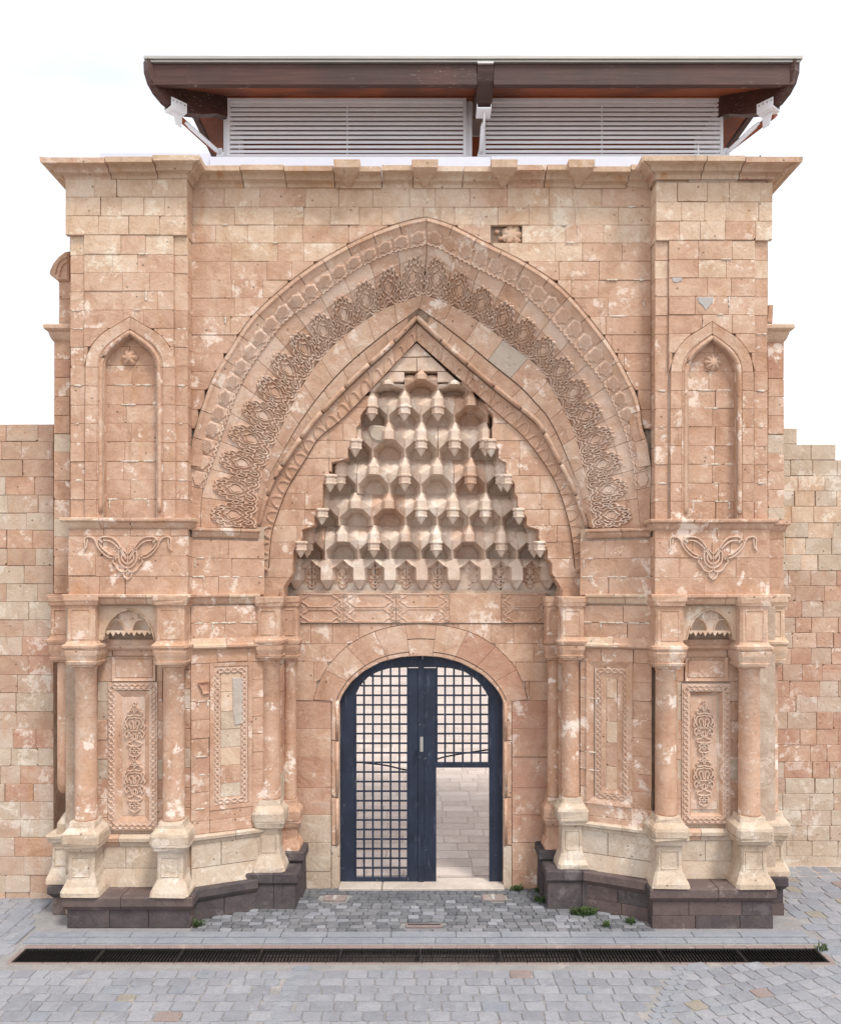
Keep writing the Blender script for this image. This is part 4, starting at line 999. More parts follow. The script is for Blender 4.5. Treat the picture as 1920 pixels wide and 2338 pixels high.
    for tf in (T, Tm):
        a0, a1, a2 = Curve([tf(p) for p in N0], -.015), Curve([tf(p) for p in N1], -.005), Curve([tf(p) for p in N2], .06)
        j0, j1, j2 = Curve([tf(p) for p in N0[:3]], -.015), Curve([tf(p) for p in N1[:3]], -.005), Curve([tf(p) for p in N2[:3]], .06)
        k0, k1, k2 = Curve([tf(p) for p in N0[2:]], -.015), Curve([tf(p) for p in N1[2:]], -.005), Curve([tf(p) for p in N2[2:]], .06)
        for i in range(9):
            mt = pick([('salmon', 8), ('blend', 1)], rg) if i < 8 else 'blend'
            q0, q1, q2, t0, t1 = (j0, j1, j2, i / 8, (i + 1) / 8) if i < 8 else (k0, k1, k2, 0, 1)
            band_block('frame_stone', q0, q1, t0, t1, mt, pr, 0, 1, .0, t=.07, N=2 if i < 8 else 14)
            band_block('roll_stone', q1, q2, t0, t1, mt, pr, .04, 1, .0, t=.05, N=2 if i < 8 else 14)
        pts = [a1.at(t / 30, .01).lerp(a2.at(t / 30, -.01), .5) for t in range(2 if False else 1, 31)]
        obj('roll_moulding', *tube(pts, .034, 8), 'salmon', pr, True)
        v = []; f = []
        for i in range(31):
            p = a2.at(i / 30); v += [p, Vector((p.x, .20, p.z))]
        for i in range(30): f.append((2 * i, 2 * i + 1, 2 * i + 3, 2 * i + 2))
        obj('niche_reveal', v, f, 'salmon', pr)
    NP = Pl(.14)
    smears(pr, NP.at, T((240, 900))[0], 850, T((354, 900))[0], 1180, Y, 60, 5, .006); smears(pr, PIER.at, slo + 2, 560, shi - 2, 720, Y, 22, 6)
    for a_, b_ in ((lo + 1, slo - 1), (shi + 1, hi - 1)): smears(pr, PIER.at, a_ + 3, 620, b_ - 3, 1180, Y, 26, 8, -.026, vert=0)
    courses(pr, NP.at, Y[8:], T((236, 900))[0], T((358, 900))[0], [('salmon', 9), ('blend', 1)], 45, 75, seed=121 if sd == 'L' else 122, t=.03)
    rosette(cxn, 817 + dy, 19, NP.at, pr, 'carve', 8 if sd == 'R' else 6, .07)
    if sd == 'R': block('cement_patch', [(1592, 678), (1628, 678), (1627, 690), (1618, 700), (1611, 709), (1604, 698), (1594, 690)], PIER.at, 'cement', pr, .010, .05, 1, .004, 0); block('cement_patch', [(1534, 634), (1557, 633), (1556, 641), (1545, 645), (1536, 643)], PIER.at, 'cement', pr, .010, .05, 1, .004, 0)
    # frieze with the carved garland
    courses(pr, PIER.at, [1224, 1270, 1316, 1358] if sd == 'L' else [1231, 1274, 1319, 1360], lo - 2, hi + 2, [('salmon', 9), ('cream', .8)], 55, 130, seed=131 if sd == 'L' else 132, t=.06, h=.004)
    courses(pr, PIER.at, [1208, 1224] if sd == 'L' else [1210, 1231], lo - 2, hi + 2, [('salmon', 9)], 60, 100, seed=141, t=.06, h=.004)
    reliefs(sd, 293 if sd == 'L' else 1627, lambda x, y, o: PIER.at(x, y, .004 + o), pr)

# ---- mouldings that run round piers and wings
PLc, PRc = (Xp(158, 0), Xp(427, 0)), (Xp(1497, 0), Xp(1755, 0))
wl0, wl1 = (Xp(437, .27), .27), (Xp(592, .66), .66); wr0, wr1 = (Xp(1486, .27), .27), (Xp(1338, .66), .66)
cor = part('cornice', [(-4.8, .4, 10.72), (4.8, .4, 10.72), (4.8, .4, 10.88), (-4.8, .4, 10.88)], [(0, 1, 2, 3)], 'cream')
zc = 10.70
cprof = [(-.06, zc), (0, zc), (.022, zc + .006), (.03, zc + .05), (.075, zc + .07), (.085, zc + .06), (.12, zc + .064), (.125, zc + .095), (.15, zc + .118), (.20, zc + .13), (.225, zc + .118), (.262, zc + .124), (.266, zc + .195), (.20, zc + .212), (-.10, zc + .215)]
mould([(PLc[0] - .05, .72), (PLc[0] - .05, 0), (PLc[1], 0), (PLc[1], .27), (PRc[0], .27), (PRc[0], 0), (PRc[1] + .08, 0), (PRc[1] + .08, .72)], cprof, cor, 'cornice_stone', [('cream', 3), ('blend', 1), ('rustcream', .7)], .62, .006, 3, .016)
for i, px in enumerate((794, 970, 1149, 1323)):
    X = Xp(px, .1); zt_ = zc + .235
    rings = []
    for z, hx, o in ((zc + .0, .02, .04), (zc + .04, .06, .12), (zc + .075, .10, .20), (zc + .08, .125, .22), (zc + .12, .17, .30), (zc + .14, .18, .335), (zt_ + .01, .19, .345)):
        rings.append([(X - hx, .27 - o, z), (X + hx, .27 - o, z), (X + hx, .30, z), (X - hx, .30, z)])
    obj('cornice_corbel', *loft(rings), 'rustcream', cor)
def ledge_prof(z, h, o): return [(-.03, z - h), (0, z - h), (o * .25, z - h * .85), (o * .45, z - h * .6), (o * .55, z - h * .42), (o * .8, z - h * .36), (o, z - h * .26), (o, z - h * .06), (o * .9, z), (-.03, z)]
zL1, zL2, zL3 = Zp(1182, -.07), Zp(1357, -.05), Zp(1483, -.05)
lm_ = part('string_courses', [(-4.8, .3, zL2 - .1), (-3.6, .3, zL2 - .1), (-3.6, .3, zL2)], [(0, 1, 2)], 'salmon')
SMX = [('salmon', 7), ('cream', 2)]
mould([(PLc[0] - .02, .7), (PLc[0] - .02, 0), (PLc[1] + .01, 0), (PLc[1] + .01, .27)], ledge_prof(zL1, .155, .085), lm_, 'moulding_stone', SMX, .6, .003, 4, .003)
mould([(PRc[0] - .01, .27), (PRc[0] - .01, 0), (PRc[1] + .02, 0), (PRc[1] + .02, .7)], ledge_prof(zL1 - .02, .155, .085), lm_, 'moulding_stone', SMX, .6, .003, 5, .003)
mould([wl0, wl1], ledge_prof(Zp(1206, .4), .14, .07), lm_, 'moulding_stone', SMX, .6, .003, 6, .003)
mould([wr1, wr0], ledge_prof(Zp(1206, .4), .14, .07), lm_, 'moulding_stone', SMX, .6, .003, 7, .003)
for pth, sd_ in (([(PLc[0], .7), (PLc[0], 0), (PLc[1], 0), (PLc[1], .27), wl0, wl1], 8), ([wr1, wr0, (PRc[0], .27), (PRc[0], 0), (PRc[1], 0), (PRc[1], .7)], 9)):
    pp = [pth[0]]
    for q in pth[1:]:
        if math.hypot(q[0] - pp[-1][0], q[1] - pp[-1][1]) > .04: pp.append(q)
    mould(pp, ledge_prof(zL2, .15, .075), lm_, 'moulding_stone', SMX, .6, .003, sd_, .003)

# ---- splayed wings
def guilloche(x0, y0, x1, y1, pitch, amp):
    """twisted-strand border round a rectangle, photo px"""
    ls = []
    def run(ax, ay, bx, by):
        L_ = math.hypot(bx - ax, by - ay); n = max(2, int(L_ / pitch)); dx, dy = (bx - ax) / L_, (by - ay) / L_
        for ph in (1, -1):
            ls.append([(ax + dx * L_ * i / (n * 4) - dy * amp * ph * math.sin(i * math.pi / 4), ay + dy * L_ * i / (n * 4) + dx * amp * ph * math.sin(i * math.pi / 4)) for i in range(n * 4 + 1)])
    run(x0, y0, x1, y0); run(x1, y0, x1, y1); run(x1, y1, x0, y1); run(x0, y1, x0, y0)
    return ls
def frame_poly(name, fn, x0, y0, x1, y1, wd, h, mat, parent, slope=0.0, t=.05):
    """four mitred frame stones; h proud at the outer edge, h+slope at the inner edge"""
    O = [(x0, y0), (x1, y0), (x1, y1), (x0, y1)]; I = [(x0 + wd, y0 + wd), (x1 - wd, y0 + wd), (x1 - wd, y1 - wd), (x0 + wd, y1 - wd)]
    for i in range(4):
        j = (i + 1) % 4
        v = [fn(*O[i], h - t), fn(*O[j], h - t), fn(*O[j], h), fn(*O[i], h), fn(*I[i], h + slope), fn(*I[j], h + slope), fn(*I[j], h + slope - t), fn(*I[i], h + slope - t)]
        obj(name, v, [(0, 1, 2, 3), (3, 2, 5, 4), (4, 5, 6, 7), (0, 3, 4, 7), (1, 2, 5, 6)], mat, parent)
for sd, W, xo, xi in (('L', WL, 436, 604), ('R', WR, 1488, 1324)):
    lo, hi = min(xo, xi), max(xo, xi); s = 1 if sd == 'L' else -1
    P = lambda px, off: W.at(px, HY, off)
    a, b = P(lo, -.035), P(hi, -.035)
    wg = part('splayed_wing', [(a[0], a[1], 0), (b[0], b[1], 0), (b[0], b[1], Zp(1203, .7)), (a[0], a[1], Zp(1203, .2))], [(0, 1, 2, 3)])
    # horizontal joints recede, so stones are laid out at the row the outer edge shows and follow the wall inwards
    yref = W.at(xo, HY)[1] + D0
    def wf(px, py, off=0.0, W=W, yref=yref):
        d = W.at(px, HY)[1] + D0; return W.at(px, HY + (py - HY) * yref / d, off)
    smears(wg, wf, lo + 4, 1240, hi - 4, 1460, [1274, 1317, 1424], 16, 9, vert=.12); smears(wg, wf, lo + 4, 1560, lo + 44, 1880, [1603, 1646, 1730, 1772, 1850], 12, 10, vert=.1)
    courses(wg, wf, [1232, 1274, 1317, 1360], lo, hi, [('salmon', 9), ('cream', .5)], 55, 95, seed=201 + s, t=.05)
    courses(wg, wf, [1384, 1424, 1462], lo, hi, [('salmon', 9), ('cream', .8)], 60, 110, seed=203 + s, t=.05)
    courses(wg, wf, [1484, 1516], lo, hi, [('salmon', 8), ('pale', 1)], 45, 80, seed=204 + s, t=.05)
    yy = [1516, 1560, 1603, 1646, 1688, 1730, 1772, 1812, 1850, 1878, 1908]
    fx0, fx1, fy0, fy1 = (479, 566, 1516, 1856) if sd == 'L' else (1357, 1440, 1518, 1848)
    if sd == 'L': courses(wg, wf, yy, lo, fx0, [('salmon', 8), ('red', 2)], 30, 60, seed=205, t=.05); courses(wg, wf, yy, fx1 + 10, hi, [('salmon', 8)], 30, 60, seed=206, t=.05)
    else: courses(wg, wf, yy, fx1, hi, [('salmon', 8), ('red', 1)], 30, 60, seed=207, t=.05); courses(wg, wf, yy, lo, fx0 - 18, [('salmon', 8)], 30, 60, seed=208, t=.05)
    courses(wg, wf, [fy1, 1880, 1908], fx0 - (18 if sd == 'R' else 0), fx1 + (10 if sd == 'L' else 0), [('salmon', 8), ('cream', 1)], 60, 90, seed=209, t=.05)
    # carved frame round the tall panel
    if sd == 'L':
        frame_poly('frame_moulding', wf, fx0, fy0, fx1 + 10, fy1, 9, .012, 'salmon', wg, -.006)
        frame_poly('frame_band', wf, fx0 + 9, fy0 + 10, fx1, fy1 - 10, 16, -.004, 'carve', wg, -.01)
        V, Fc = ribbons(guilloche(fx0 + 17, fy0 + 18, fx1 - 8, fy1 - 18, 13, 5), wf, 1.5, .008); obj('guilloche', V, Fc, 'carve', wg)
        courses(wg, wf, [1542, 1585, 1630, 1672, 1714, 1756, 1798, 1830], fx0 + 25, fx1 - 16, [('pale', 4), ('cream', 3), ('salmon', 3)], 28, 50, seed=210, t=.02, h=-.016)
        block('cement_patch', [(531, 1552), (558, 1554), (556, 1610), (562, 1660), (536, 1664), (532, 1630)], wf, 'thresh', wg, -.006, .02, 1.5, .004, .3)
        block('missing_stone', [(452, 1560), (477, 1558), (477, 1584), (462, 1586), (459, 1574)], wf, 'red', wg, .012, .03, 5, -.03, 0)
    else:
        frame_poly('frame_moulding', wf, fx0 - 18, fy0 - 4, fx1 + 4, fy1 + 2, 16, .022, 'salmon', wg, -.03)
        frame_poly('frame_band', wf, fx0, fy0 + 10, fx1 - 4, fy1 - 10, 15, -.008, 'carve', wg, -.004)
        V, Fc = ribbons(guilloche(fx0 + 8, fy0 + 18, fx1 - 12, fy1 - 18, 13, 5), wf, 1.5, .008); obj('guilloche', V, Fc, 'carve', wg)
        frame_poly('frame_moulding', wf, fx0 + 15, fy0 + 25, fx1 - 19, fy1 - 25, 12, .0, 'salmon', wg, -.014)
        courses(wg, wf, [1548, 1600, 1655, 1705, 1760, 1812], fx0 + 27, fx1 - 31, [('red', 4), ('cream', 2), ('salmon', 2)], 60, 80, seed=211, t=.02, h=-.014)
    # string below the frieze, base moulding and battered base
    pa, pb = (W.at(lo, HY)[:2], W.at(hi, HY)[:2])
    z3 = Zp(1484, .27)
    mould([pa, pb], [(-.03, z3), (.03, z3), (.075, z3 + .03), (.075, z3 + .06), (.04, z3 + .085), (.02, z3 + .16), (-.03, z3 + .17)], wg, 'moulding_stone', SMX, .6, .003, 221, .002)
    zb = Zp(1908 if sd == 'L' else 1893, .27)
    mould([pa, pb], [(-.03, zb - .13), (.03, zb - .13), (.04, zb - .09), (.075, zb - .06), (.08, zb - .02), (.03, zb), (-.03, zb)], wg, 'moulding_stone', [('pale', 5), ('salmon', 4)], .55, .003, 222, .002)
    zpl = .47 if sd == 'L' else .585
    q = Pl(W.y0, W.x0, W.m)
    for row, (u0, u1) in enumerate(((zpl, zpl + (zb - .13 - zpl) * .42), (zpl + (zb - .13 - zpl) * .42, zb - .13))):
        segs = [0, .4, 1] if row else [0, 1]
        for t0, t1 in zip(segs, segs[1:]):
            p0 = (pa[0] + (pb[0] - pa[0]) * t0, pa[1] + (pb[1] - pa[1]) * t0); p1 = (pa[0] + (pb[0] - pa[0]) * t1, pa[1] + (pb[1] - pa[1]) * t1)
            o1, o0 = (.02, .02) if row else (.025, .07); n = W.n; g_ = .005
            dd = ((p1[0] - p0[0]), (p1[1] - p0[1])); l = math.hypot(*dd); dd = (dd[0] / l * g_, dd[1] / l * g_)
            v = [(p0[0] + dd[0] + n[0] * o0, p0[1] + dd[1] + n[1] * o0, u0 + g_), (p1[0] - dd[0] + n[0] * o0, p1[1] - dd[1] + n[1] * o0, u0 + g_), (p1[0] - dd[0] + n[0] * o1, p1[1] - dd[1] + n[1] * o1, u1 - g_), (p0[0] + dd[0] + n[0] * o1, p0[1] + dd[1] + n[1] * o1, u1 - g_)]
            obj('base_stone', *extr(v, (-n[0] * .08, -n[1] * .08, 0)), 'pale', wg)

# ---- columns with entablature block, capital, base and pedestal
def worn(vf, k=.006):
    return [tuple(c + rg.uniform(-k, k) for c in p) for p in vf[0]], vf[1]
def column(px, yc, r, rows, zfoot, mats, hx=None, rot=0.0, broken=False, wide=1.0, back=.3):
    """rows: photo rows of string top, block foot, capital foot, shaft foot, base foot, pedestal foot"""
    cx = Xp(px, yc); Z = lambda py: Zp(py, yc - r)
    z0, z1, z2, z3, z4 = [Z(q) for q in rows]
    c = obj('column', *loft([cring(cx, yc, z, rr) for z, rr in ((z3 - .01, r * 1.02), (z3 + .03, r * 1.03), (z3 + .06, r), ((z3 + z2) / 2, r * .985), (z2 - .05, r * .95), (z2 - .035, r * 1.02), (z2, r * 1.02))] if not broken else
        [cring(cx + dx, yc, z, rr) for z, rr, dx in ((z3 + .30, r * .35, -.03), (z3 + .36, r * .8, -.01), (z3 + .46, r, 0), (z2, r * .97, 0))]), mats[0], por, True)
    h = r * 1.30 * wide
    sq = lambda z, k, kd=1.0: sqring(cx, yc, z, h * k, h * k * kd, .16, rot)
    obj('capital', *worn(loft([sq(z2 + .0, .86), sq(z2 + .03, .9), sq(z2 + .035, 1.06), sq(z2 + .075, 1.12), sq(z2 + .08, 1.02), sq(z2 + .17, 1.16), sq(z2 + .22, 1.20), sq(z1 - .004, 1.20)]), .004), mats[1], c)
    blk = obj('entablature_block', *worn(loft([sq(z1, 1.22), sq(z1 + .03, 1.30), sq(z1 + .06, 1.30), sq(z1 + .085, 1.12), sq(z1 + .12, 1.02), sq(z0 - .19, 1.0), sq(z0 - .16, 1.03), sq(z0 - .15, 1.14), sq(z0 - .10, 1.2), sq(z0 - .08, 1.24), sq(z0 - .015, 1.26), sq(z0, 1.23)]), .005), mats[1], c)
    # sunk panel outline on the block face
    n = Vector((math.sin(rot), -math.cos(rot), 0)); tvec = Vector((math.cos(rot), math.sin(rot), 0)); ctr = Vector((cx, yc, 0)) + n * (h * 1.0)
    fn = lambda a, b, o: tuple(ctr + tvec * a + n * o + Vector((0, 0, b)))
    za, zb_ = z1 + .15, z0 - .21; ww = h * .62
    V, Fc = ribbons([[(-ww, za), (ww, za)], [(ww, za), (ww, zb_)], [(ww, zb_), (-ww, zb_)], [(-ww, zb_), (-ww, za)]], fn, .012, .012); obj('panel_fillet', V, Fc, mats[1], c)
    if broken:
        obj('broken_stub', *loft([sqring(cx, yc, z4, .12, .12, .3), sqring(cx + .01, yc, z4 + .14, .13, .12, .5), sqring(cx + .03, yc, z4 + .26, .08, .07, .6), sqring(cx + .03, yc, z4 + .32, .03, .03, .6)]), 'pale', c)
    else:
        obj('column_base', *worn(loft([sq(z4, 1.34), sq(z4 + .10, 1.36), sq(z4 + .14, 1.30), sq(z4 + (z3 - z4) * .72, .98), sq(z4 + (z3 - z4) * .85, .92), sq(z3, .86)]), .008), mats[2], c)
    hp = z4 - zfoot
    obj('pedestal', *worn(loft([sq(zfoot, 1.38), sq(zfoot + .06, 1.35), sq(zfoot + .13, 1.16), sq(zfoot + hp * .30, .98), sq(zfoot + hp * .42, .92), sq(z4 - .16, .92), sq(z4 - .13, .97), sq(z4 - .11, 1.18), sq(z4 - .05, 1.26), sq(z4 - .04, 1.32), sq(z4 - .003, 1.34)]), .009), mats[3], c)
    ctr2 = Vector((cx, yc, 0)) + n * (h * .92); fn2 = lambda a, b, o: tuple(ctr2 + tvec * a + n * o + Vector((0, 0, b)))
    za, zb_ = zfoot + hp * .36, z4 - .20
    if zb_ - za > .12:
        V, Fc = ribbons([[(-ww, za), (ww, za)], [(ww, za), (ww, zb_)], [(ww, zb_), (-ww, zb_)], [(-ww, zb_), (-ww, za)]], fn2, .011, .012); obj('panel_fillet', V, Fc, mats[3], c)
    return c
CM = ('shaft', 'salmon', 'salmon', 'pale'); CP = ('shaft', 'blend', 'pale', 'pale')
zpL, zpR = .455, .575
RL = (1358, 1483, 1523, 1878, 1924); RR = (1360, 1486, 1527, 1866, 1910)
column(197, .13, .155, RL, zpL, CP); column(397, .13, .155, RL, zpL, CP)
column(1520, .13, .152, RR, zpR, CP); column(1710, .13, .152, RR, zpR, CP)
aL, aR = math.atan(.4417), math.atan(-.4626)
RI = (1362, 1471, 1508, 1828, 1872); RJ = (1362, 1473, 1508, 1822, 1866)
column(618, .80, .150, RI, .565, CP, rot=.0, wide=.92); column(1303, .80, .142, RJ, .605, CP, rot=.0, wide=.92)
column(662, 1.18, .105, RI, .74, ('shaft', 'salmon', 'salmon', 'salmon'), wide=1.0); column(1264, 1.18, .10, RJ, .76, ('shaft', 'salmon', 'salmon', 'salmon'), wide=1.0)
column(153, .60, .135, (1360, 1470, 1512, 1862, 1905), zpL, ('shaft', 'salmon', 'salmon', 'pale'), broken=True)
column(1754, .60, .135, (1362, 1474, 1518, 1855, 1898), zpR, ('shaft', 'cream', 'pale', 'pale'))

# ---- pier fronts below the frieze: stalactite hood, tablet and arabesque panel between the columns
arab = mirror([cr([(0, 1.0), (.10, .985), (.04, .97), (.18, .945), (.30, .93), (.22, .915), (.42, .905), (.50, .885)], 3), cr([(0, .965), (.12, .945), (.16, .92), (.40, .90), (.46, .88), (.30, .872), (.10, .878), (0, .885)], 3),
    cr([(0, .95), (.06, .925), (.03, .905), (0, .89)], 2), cr([(0, .87), (.10, .855), (.42, .85), (.55, .81), (.48, .77), (.20, .755), (.34, .80), (.20, .83), (.06, .80), (.06, .77), (0, .75)], 3), cr([(.55, .86), (.66, .84), (.60, .80), (.70, .77), (.58, .75)], 3),
    cr([(0, .74), (.25, .738), (.55, .73), (.64, .70), (.50, .67), (.44, .695), (.26, .70), (.20, .67), (.08, .655), (.20, .64), (.42, .63), (.46, .61), (.28, .60), (.14, .59), (0, .572)], 3),
    cr([(0, .71), (.10, .69), (.06, .665), (0, .65)], 2), spiral(.36, .715, .08, .02, 0, 1.1, 6), cr([(0, .60), (.20, .58), (.34, .565), (.10, .545), (0, .535), ], 3), cr([(.0, .565), (.26, .54), (.32, .52), (.08, .50), (0, .49)], 3)])
def squash(ls): return ls
for sd, W in (('L', 1), ('R', -1)):
    x0, x1 = (222, 372) if sd == 'L' else (1545, 1690)
    PN = Pl(.34); bx = part('niche_panel', [PN.at(x0 - 14, 1384, -.03), PN.at(x1 + 14, 1384, -.03), PN.at(x1 + 14, 2056, -.03), PN.at(x0 - 14, 2056, -.03)], [(0, 1, 2, 3)])
    dyy = 0 if sd == 'L' else 2
    fr = (247, 360, 1558, 1896) if sd == 'L' else (1556, 1667, 1561, 1882)
    ipn = (281, 334, 1597, 1860) if sd == 'L' else (1580, 1634, 1594, 1846)
    tb = (257, 356, 1499, 1555) if sd == 'L' else (1563, 1660, 1501, 1555)
    courses(bx, PN.at, [1462, 1499, 1557], x0, tb[0] - 1, [('salmon', 5), ('pale', 1)], 40, 60, seed=301, t=.03); courses(bx, PN.at, [1462, 1499, 1557], tb[1] + 1, x1, [('salmon', 5), ('pale', 1)], 40, 60, seed=302, t=.03)
    block('stone_block', rect(tb[0], 1462, tb[1], tb[2], .6), PN.at, 'salmon', bx, 0, .03)
    frame_poly('tablet_frame', PN.at, tb[0], tb[2], tb[1], tb[3], 7, .03, 'salmon', bx, -.03); block('tablet', rect(tb[0] + 7, tb[2] + 7, tb[1] - 7, tb[3] - 7, .3), PN.at, 'salmon', bx, .014, .04, 1.2, .008, 0)
    yy = [1557, 1602, 1645, 1690, 1735, 1780, 1825, 1868, fr[3] + 2]
    courses(bx, PN.at, yy, x0, fr[0], [('salmon', 5), ('pale', 2)], 30, 50, seed=303, t=.03); courses(bx, PN.at, yy, fr[1], x1, [('salmon', 5), ('pale', 2)], 30, 50, seed=304, t=.03)
    frame_poly('frame_band', PN.at, fr[0], fr[2], fr[1], fr[3], 18, .012, 'carve', bx, .004)
    V, Fc = ribbons(guilloche(fr[0] + 9, fr[2] + 9, fr[1] - 9, fr[3] - 9, 13, 5.5), lambda x, y, o: PN.at(x, y, .014 + o), 1.9, .016); obj('guilloche', V, Fc, 'carve', bx)
    frame_poly('frame_moulding', PN.at, fr[0] + 18, fr[2] + 20, fr[1] - 18, fr[3] - 18, ipn[0] - fr[0] - 18, .016, 'salmon', bx, -.045)
    block('carved_slab', rect(ipn[0] - 4, ipn[2] - 4, ipn[1] + 4, ipn[3] + 4, .3, .2), PN.at, 'carve', bx, -.018, .03, 1, .004, 0)
    cxp = (ipn[0] + ipn[1]) / 2; hw = (ipn[1] - ipn[0]) / 2; hh = ipn[3] - ipn[2]
    fn = lambda u, v_, o: PN.at(cxp + u * hw * 1.25, ipn[3] - 6 - v_ * (hh - 12), -.018 + o)
    both = arab + [[(x, v_ - .5) for x, v_ in l] for l in arab]
    V, Fc = ribbons(both, lambda u, v_, o: PN.at(cxp + u * 1.25, ipn[3] - 6 - v_, -.018 + o), 1.7, .024) if False else ribbons([[(u * hw * 1.28, v_ * (hh - 12)) for u, v_ in l] for l in both], lambda u, v_, o: PN.at(cxp + u, ipn[3] - 6 - v_, -.018 + o), 2.1, .032)
    obj('arabesque', V, Fc, 'carve', bx)
    # base of the panel
    zb = Zp(1906 if sd == 'L' else 1892, .34); xa, xb = Xp(x0 - 10, .34), Xp(x1 + 10, .34); zp = zpL if sd == 'L' else zpR
    mould([(xa, .34), (xb, .34)], [(-.02, zb - .17), (.03, zb - .17), (.04, zb - .12), (.07, zb - .09), (.075, zb - .04), (.03, zb), (-.02, zb)], bx, 'moulding_stone', [('salmon', 3), ('pale', 3)], .5, .003, 305)
    zm = zp + (zb - .17 - zp) * .45
    for (za, zc_, oa, ob, sp) in ((zp, zm, .07, .02, [0, 1]), (zm, zb - .17, .02, .02, [0, .45, 1])):
        for t0, t1 in zip(sp, sp[1:]):
            A, B = xa + (xb - xa) * t0 + .004, xa + (xb - xa) * t1 - .004
            obj('base_stone', *extr([(A, .34 - oa, za), (B, .34 - oa, za), (B, .34 - ob, zc_ - .006), (A, .34 - ob, zc_ - .006)], (0, .08, 0)), 'pale', bx)
    # hood: stone with a scooped pointed arch, two little shells and a dripping edge
    cxh = (222 + 366) / 2 if sd == 'L' else (1556 + 1687) / 2; k = 1.0 if sd == 'L' else .92
    HP = Pl(.10)
    A = [(-60, 76), (-56, 64), (-52, 48), (-38, 26), (-19, 11), (0, 5)]
    arcL = [(cxh + x * k, 1386 + y) for x, y in cr(A, 4)]; arcR = [(2 * cxh - x, y) for x, y in arcL[::-1]]
    arc = arcL + arcR[1:]
    xo0, xo1 = cxh - 72 * k, cxh + 72 * k
    outer = [(xo0, 1462)] + [(xo0, 1383)] + [(xo1, 1383)] + [(xo1, 1462)]
    poly = [(xo0, 1462), (xo0, 1382), (xo1, 1382), (xo1, 1462)] + arc[::-1]
    v = [HP.at(px, py) for px, py in poly]; hd = obj('hood', *extr(v, (0, .22, 0)), 'cream', bx)
    V, Fc = ribbons([arc], lambda x, y, o: HP.at(x, y, o), 2.2, .02); obj('hood_moulding', V, Fc, 'cream', bx)
    # vault surface inside the hood: tympanum scooped into two shells and a star
    v = []; f = []; NX, NY = 64, 40; idx = {}
    arcx = lambda y: interp([(p[0], p[1]) for p in arcL], y, 1)
    for j in range(NY + 1):
        py = 1390 + (1446 - 1390) * j / NY; xl_ = arcx(py) - 1.0
        for i in range(NX + 1):
            px = xl_ + (2 * cxh - 2 * xl_) * i / NX; u = (px - cxh) / k; e = .15 + .03 * abs(math.sin(u * .16)) * (py < 1416)
            for sx in (-1, 1):
                q = ((u - sx * 29) / 19) ** 2 + ((py - 1440) / 25) ** 2
                if q < 1: e = max(e, .15 + .13 * math.sqrt(1 - q))
            v.append(Pl(e).at(px, py))
    for j in range(NY):
        for i in range(NX): f.append((j * (NX + 1) + i, j * (NX + 1) + i + 1, (j + 1) * (NX + 1) + i + 1, (j + 1) * (NX + 1) + i))
    obj('hood_vault', v, f, 'vault', bx)
    for sx in (-1, 1):
        ls = [[(cxh + (sx * 29 + 20 * math.cos(math.pi * i / 12)) * k, 1440 - 26 * math.sin(math.pi * i / 12)) for i in range(13)]]
        V, Fc = ribbons(ls, lambda x, y, o: Pl(.15).at(x, y, o), 1.8, .022); obj('shell_rim', V, Fc, 'cream', bx)
    zig = [(-54, 1450)]
    for i in range(9): zig += [(-48 + i * 12 - 6, 1443), (-48 + i * 12, 1453 if i % 2 else 1449)]
    zig += [(54, 1443), (54, 1440), (-54, 1440)]
    v = [Pl(.115).at(cxh + x * k, y) for x, y in zig]; obj('drip_edge', *extr(v, (0, .05, 0)), 'cream', bx)
    z3 = Zp(1484, .3); mould([(Xp(x0, .33), .33), (Xp(x1, .33), .33)], [(-.02, z3), (.03, z3), (.06, z3 + .03), (.06, z3 + .06), (.03, z3 + .09), (.02, z3 + .15), (-.02, z3 + .16)], bx, 'moulding_stone', SMX, 1.2, .003, 306)
    # soffit and flank fillers behind the columns
    box('flank_core', (Xp(150 if sd == 'L' else 1480, .4), .40, 0), (Xp(438 if sd == 'L' else 1770, .4), .8, 4.75), 'mortar', bx)
    ex_ = 437 if sd == 'L' else 1486; fa, fb = sorted((Xp((x1 if sd == 'L' else x0), .34), Xp(ex_, .27)))
    z = zp
    while z < 4.0:
        zz = min(z + .29, 4.1); box('stone_block', (fa + .16, .285, z + .003), (fb, .45, zz - .003), pick([('salmon', 5), ('pale', 1)], rg), bx, .006); z = zz
    box('soffit_stone', (Xp(x0 - 60, .3), .12, zL2 - .14), (Xp(x1 + 60, .3), .5, zL2 - .02), 'salmon', bx)
    for sx, xx in ((0, x0 - 8), (1, x1 + 8)):
        z = zp
        while z < 4.0:
            zz = min(z + .27, 4.1); X = Xp(xx, .36)
            box('stone_block', (X - .16 if sx == 0 else X - .02, .30, z + .004), (X + .02 if sx == 0 else X + .16, .52, zz - .004), pick([('salmon', 5), ('pale', 1)], rg), bx, .006); z = zz

